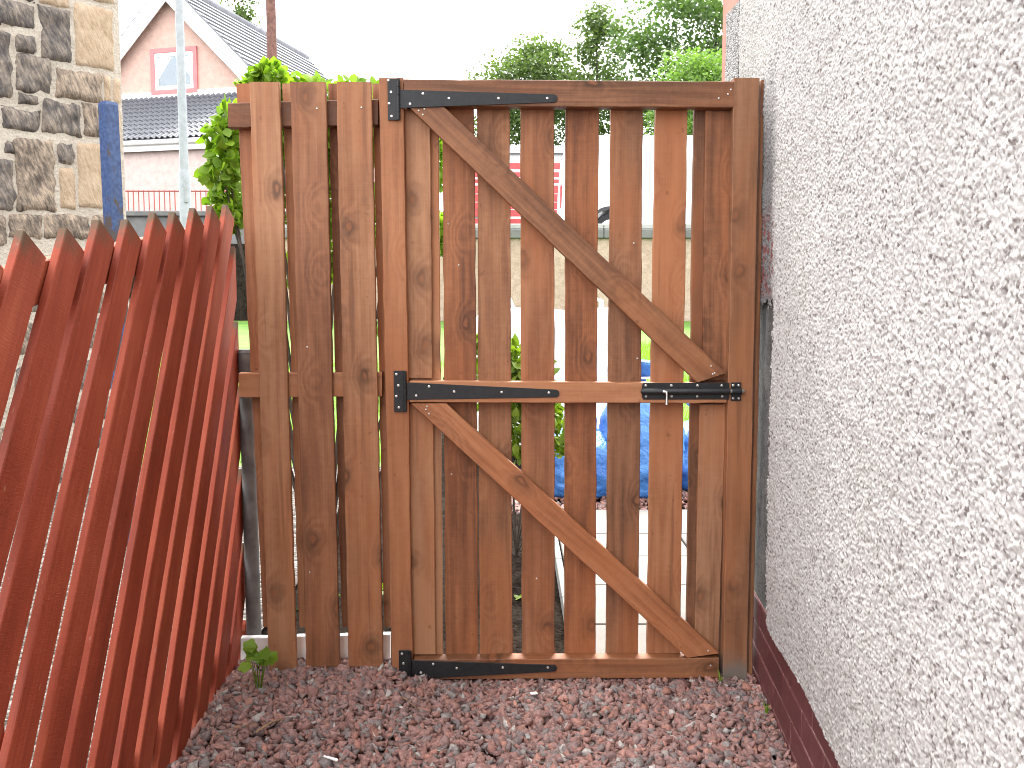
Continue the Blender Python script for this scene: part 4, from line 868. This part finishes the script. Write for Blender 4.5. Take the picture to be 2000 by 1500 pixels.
# lean-to
LD = -2.3
uLt, uRt = HF.px(120, 270, LD)[0], HF.px(446, 270, LD)[0]; zhi = HF.px(340, 188, -0.01)[1]; zlo = HF.px(340, 268, LD-0.1)[1]
lt = put('lean_to_wall', prism_me([(uLt+0.1, zb), (uRt-0.12, zb), (uRt-0.12, zlo-0.05), (uLt+0.1, zlo-0.05)], LD+0.1, -0.002), M['pale_harl'], ph, HF.M.copy())
dz_, dd_ = zhi-zlo, -LD
lr = put('lean_to_roof', mesh([(uLt, LD-0.1, zlo-0.06), (uRt, LD-0.1, zlo-0.06), (uRt, -0.003, zhi-0.06), (uLt, -0.003, zhi-0.06), (uLt, LD-0.1, zlo-0.03), (uRt, LD-0.1, zlo-0.03), (uRt, -0.003, zhi-0.03), (uLt, -0.003, zhi-0.03)], BOXF), M['slate'], ph, HF.M.copy())
slope = math.atan2(zhi-zlo, dd_+0.1); slen = math.hypot(zhi-zlo, dd_+0.1)
NR = 10; NC = int((uRt-uLt)/0.30); tw = (uRt-uLt)/NC; tl = slen/NR
tv, tf, n_ = [], [], 12
for i in range(n_+1):
    a = i/n_; h = 0.028*math.cos(2*math.pi*a*2); x = a*tw
    tv += [(x, -0.02, h+0.035), (x, tl+0.03, h+0.006), (x, -0.02, h+0.012)]
for i in range(n_): k = 3*i; tf += [(k, k+3, k+4, k+1), (k+2, k+5, k+3, k)]
tile = mesh(tv, tf, smooth=False, fix=False); M['dark_tile'] = simple('dark_grey_pantile', (0.085, 0.088, 0.10), 0.5, 0.45, 5, 0.25); tile.materials.append(M['dark_tile'])
for r_ in range(NR):
    for c_ in range(NC):
        TM = HF.M @ Matrix.Translation((uLt + c_*tw, LD-0.1, zlo)) @ Matrix.Rotation(slope, 4, 'X') @ Matrix.Translation((0, r_*tl, random.uniform(0, 0.004)))
        put('tile', tile, None, lr, TM)
put('flashing', prism_me([(uLt, zhi-0.03), (uRt, zhi-0.03), (uRt, zhi+0.13), (uLt, zhi+0.13)], -0.05, -0.004), M['white_paint'], ph, HF.M.copy())
put('fascia', prism_me([(uLt, zlo-0.30), (uRt, zlo-0.30), (uRt, zlo-0.07), (uLt, zlo-0.07)], LD-0.06, LD-0.02), M['white_paint'], ph, HF.M.copy())
put('gutter', tube_me([(uLt-0.03, LD-0.13, zlo-0.10), (uRt+0.03, LD-0.13, zlo-0.10)], 0.06, 10), M['white_paint'], ph, HF.M.copy())

# pale far house behind the slatted fence
fh = thing('far_house', 'far pale house with a low grey roof behind the slatted fence', 'house', (1.0, 46, 2.13))
zf = onY(1050, 318, 46).z; ze = onY(1050, 300, 46).z; zr_ = onY(1050, 290, 46).z
put('wall', box_me((-3.2, 46.2, 2.0), (5.6, 52, ze)), M['white_paint'], fh)
put('roof', mesh([(-3.5, 45.9, ze+0.01), (5.9, 45.9, ze+0.01), (5.9, 52.3, ze+0.01), (-3.5, 52.3, ze+0.01), (-2.2, 49, ze+0.9), (4.6, 49, ze+0.9)], [(0, 1, 5, 4), (2, 3, 4, 5), (1, 2, 5), (3, 0, 4), (3, 2, 1, 0)]), M['slate'], fh)
for x in (-2.2, 0.6, 3.4): put('window', box_me((x, 46.14, 4.9), (x+1.2, 46.199, 6.0)), M['glass'], fh)

# lamp post and telegraph pole
p = onY(362, 405, 13.0); lpz = gz(13.0) - 0.05
lamp = thing('street_lamp', 'tall pale grey tapered street lamp column before the pink house', 'street lamp', (p.x, 13.0, lpz))
M['galv'] = simple('galvanised_column', (0.24, 0.25, 0.27), 0.5, 0.4, 12, 0.12)
zsh = onY(362, 332, 13.0).z
put('base_column', tube_me([(p.x, 13, lpz), (p.x, 13, zsh-0.06), (p.x, 13, zsh)], [0.078, 0.078, 0.062], 16), M['galv'], lamp)
put('door', box_me((p.x+0.02, 12.915, zsh-0.45), (p.x+0.06, 12.95, zsh-0.12), 0.004), M['galv'], lamp)
put('shaft', tube_me([(p.x, 13, zsh), (p.x, 13, 7.6)], [0.061, 0.046], 16), M['galv'], lamp)
put('arm', tube_me([(p.x, 13, 7.6), (p.x, 12.95, 7.9), (p.x-0.1, 12.6, 8.1), (p.x-0.25, 12.1, 8.15)], [0.046, 0.03, 0.028, 0.028], 10), M['galv'], lamp)
put('lantern', box_me((p.x-0.40, 11.55, 8.06), (p.x-0.16, 12.12, 8.19), 0.03), M['galv'], lamp)
p = onY(531, 100, 19.0)
pole = thing('telegraph_pole', 'plain brown timber telegraph pole rising beside the house roof', 'pole', (p.x, 19, 2.1))
put('shaft', tube_me([(p.x, 19, 2.0), (p.x, 19, 6.0), (p.x, 19, 11.0)], [0.125, 0.10, 0.085], 14), simple('creosoted_pole', (0.13, 0.062, 0.048), 0.8, 0.3, 15, 0.3), pole)
put('crossarm', box_me((p.x-0.6, 18.88, 10.2), (p.x+0.6, 18.93, 10.32)), M['bark'], pole)

# ------------------------------------------------------------------ litter on the gravel
def litter(name, label, px_, py_, dims, rot, mat, cat):
    p = onz(px_, py_, 0.008); me = box_me(tuple(-q/2 for q in dims), tuple(q/2 for q in dims), min(dims)*0.3)
    for v in me.vertices: v.co += Vector((0, 0, noise.noise(v.co*40 + Vector((px_, 0, 0)))*dims[2]))
    put_o = put(name, me, mat, None, Matrix.Translation((p.x, p.y, hg(p.x, p.y) + 0.024)) @ Matrix.Rotation(rot, 4, 'Z') @ Matrix.Rotation(0.15, 4, 'Y')); tag(put_o, label, cat)
litter('plastic_strip', 'short white plastic strip lying on the red gravel', 646, 1484, (0.040, 0.008, 0.005), -0.25, M['white_paint'], 'strip')
litter('paper_scrap', 'small white scrap on the gravel below the bottom hinge', 1043, 1356, (0.022, 0.012, 0.004), 0.5, M['white_paint'], 'scrap')
litter('wood_chip', 'pale wood splinter on the gravel in line with the third slat', 1031, 1442, (0.012, 0.018, 0.005), 0.2, M['pale_concrete'], 'wood chip')
M['twig'] = simple('dry_twig', (0.26, 0.16, 0.085), 0.8, 0.3, 30, 0.3)
for (a, b, lab) in (((500, 1445), (552, 1425), 'dry brown twig on the gravel near the red fence'), ((780, 1385), (815, 1402), 'thin pale straw on the gravel before the hinge post'), ((420, 1450), (500, 1432), 'long thin straw lying by the red fence foot')):
    A, B = onz(*a, 0.0), onz(*b, 0.0); A.z = hg(A.x, A.y)+0.022; B.z = hg(B.x, B.y)+0.024
    tw_ = put('twig', tube_me([A, A.lerp(B, 0.5)+Vector((0, 0.003, 0.004)), B], [0.0026, 0.003, 0.0018] if 'brown' in lab else 0.0012, 6), M['twig']); tag(tw_, lab, 'twig')
# tufts at the plinth foot
for (x, y, lab) in ((1497, 1396, 'tiny grass tuft growing where gravel meets the maroon plinth'), (1407, 1333, 'tiny grass tuft beside the foot of the latch post')):
    p = onz(x, y, 0.0); tf_ = thing('grass_tuft', lab, 'grass tuft', (p.x, p.y, -0.01))
    for k in range(9):
        a = random.uniform(0, 6.28); r_ = random.uniform(0.005, 0.02); e = Vector((p.x-0.004+r_*math.cos(a), p.y+r_*math.sin(a), random.uniform(0.018, 0.04)))
        put('blade', tube_me([(p.x, p.y, -0.01), Vector((p.x, p.y, 0)).lerp(e, 0.5)+Vector((0, 0, 0.006)), e], [0.0016, 0.0014, 0.0004], 4), M['leaf'], tf_)
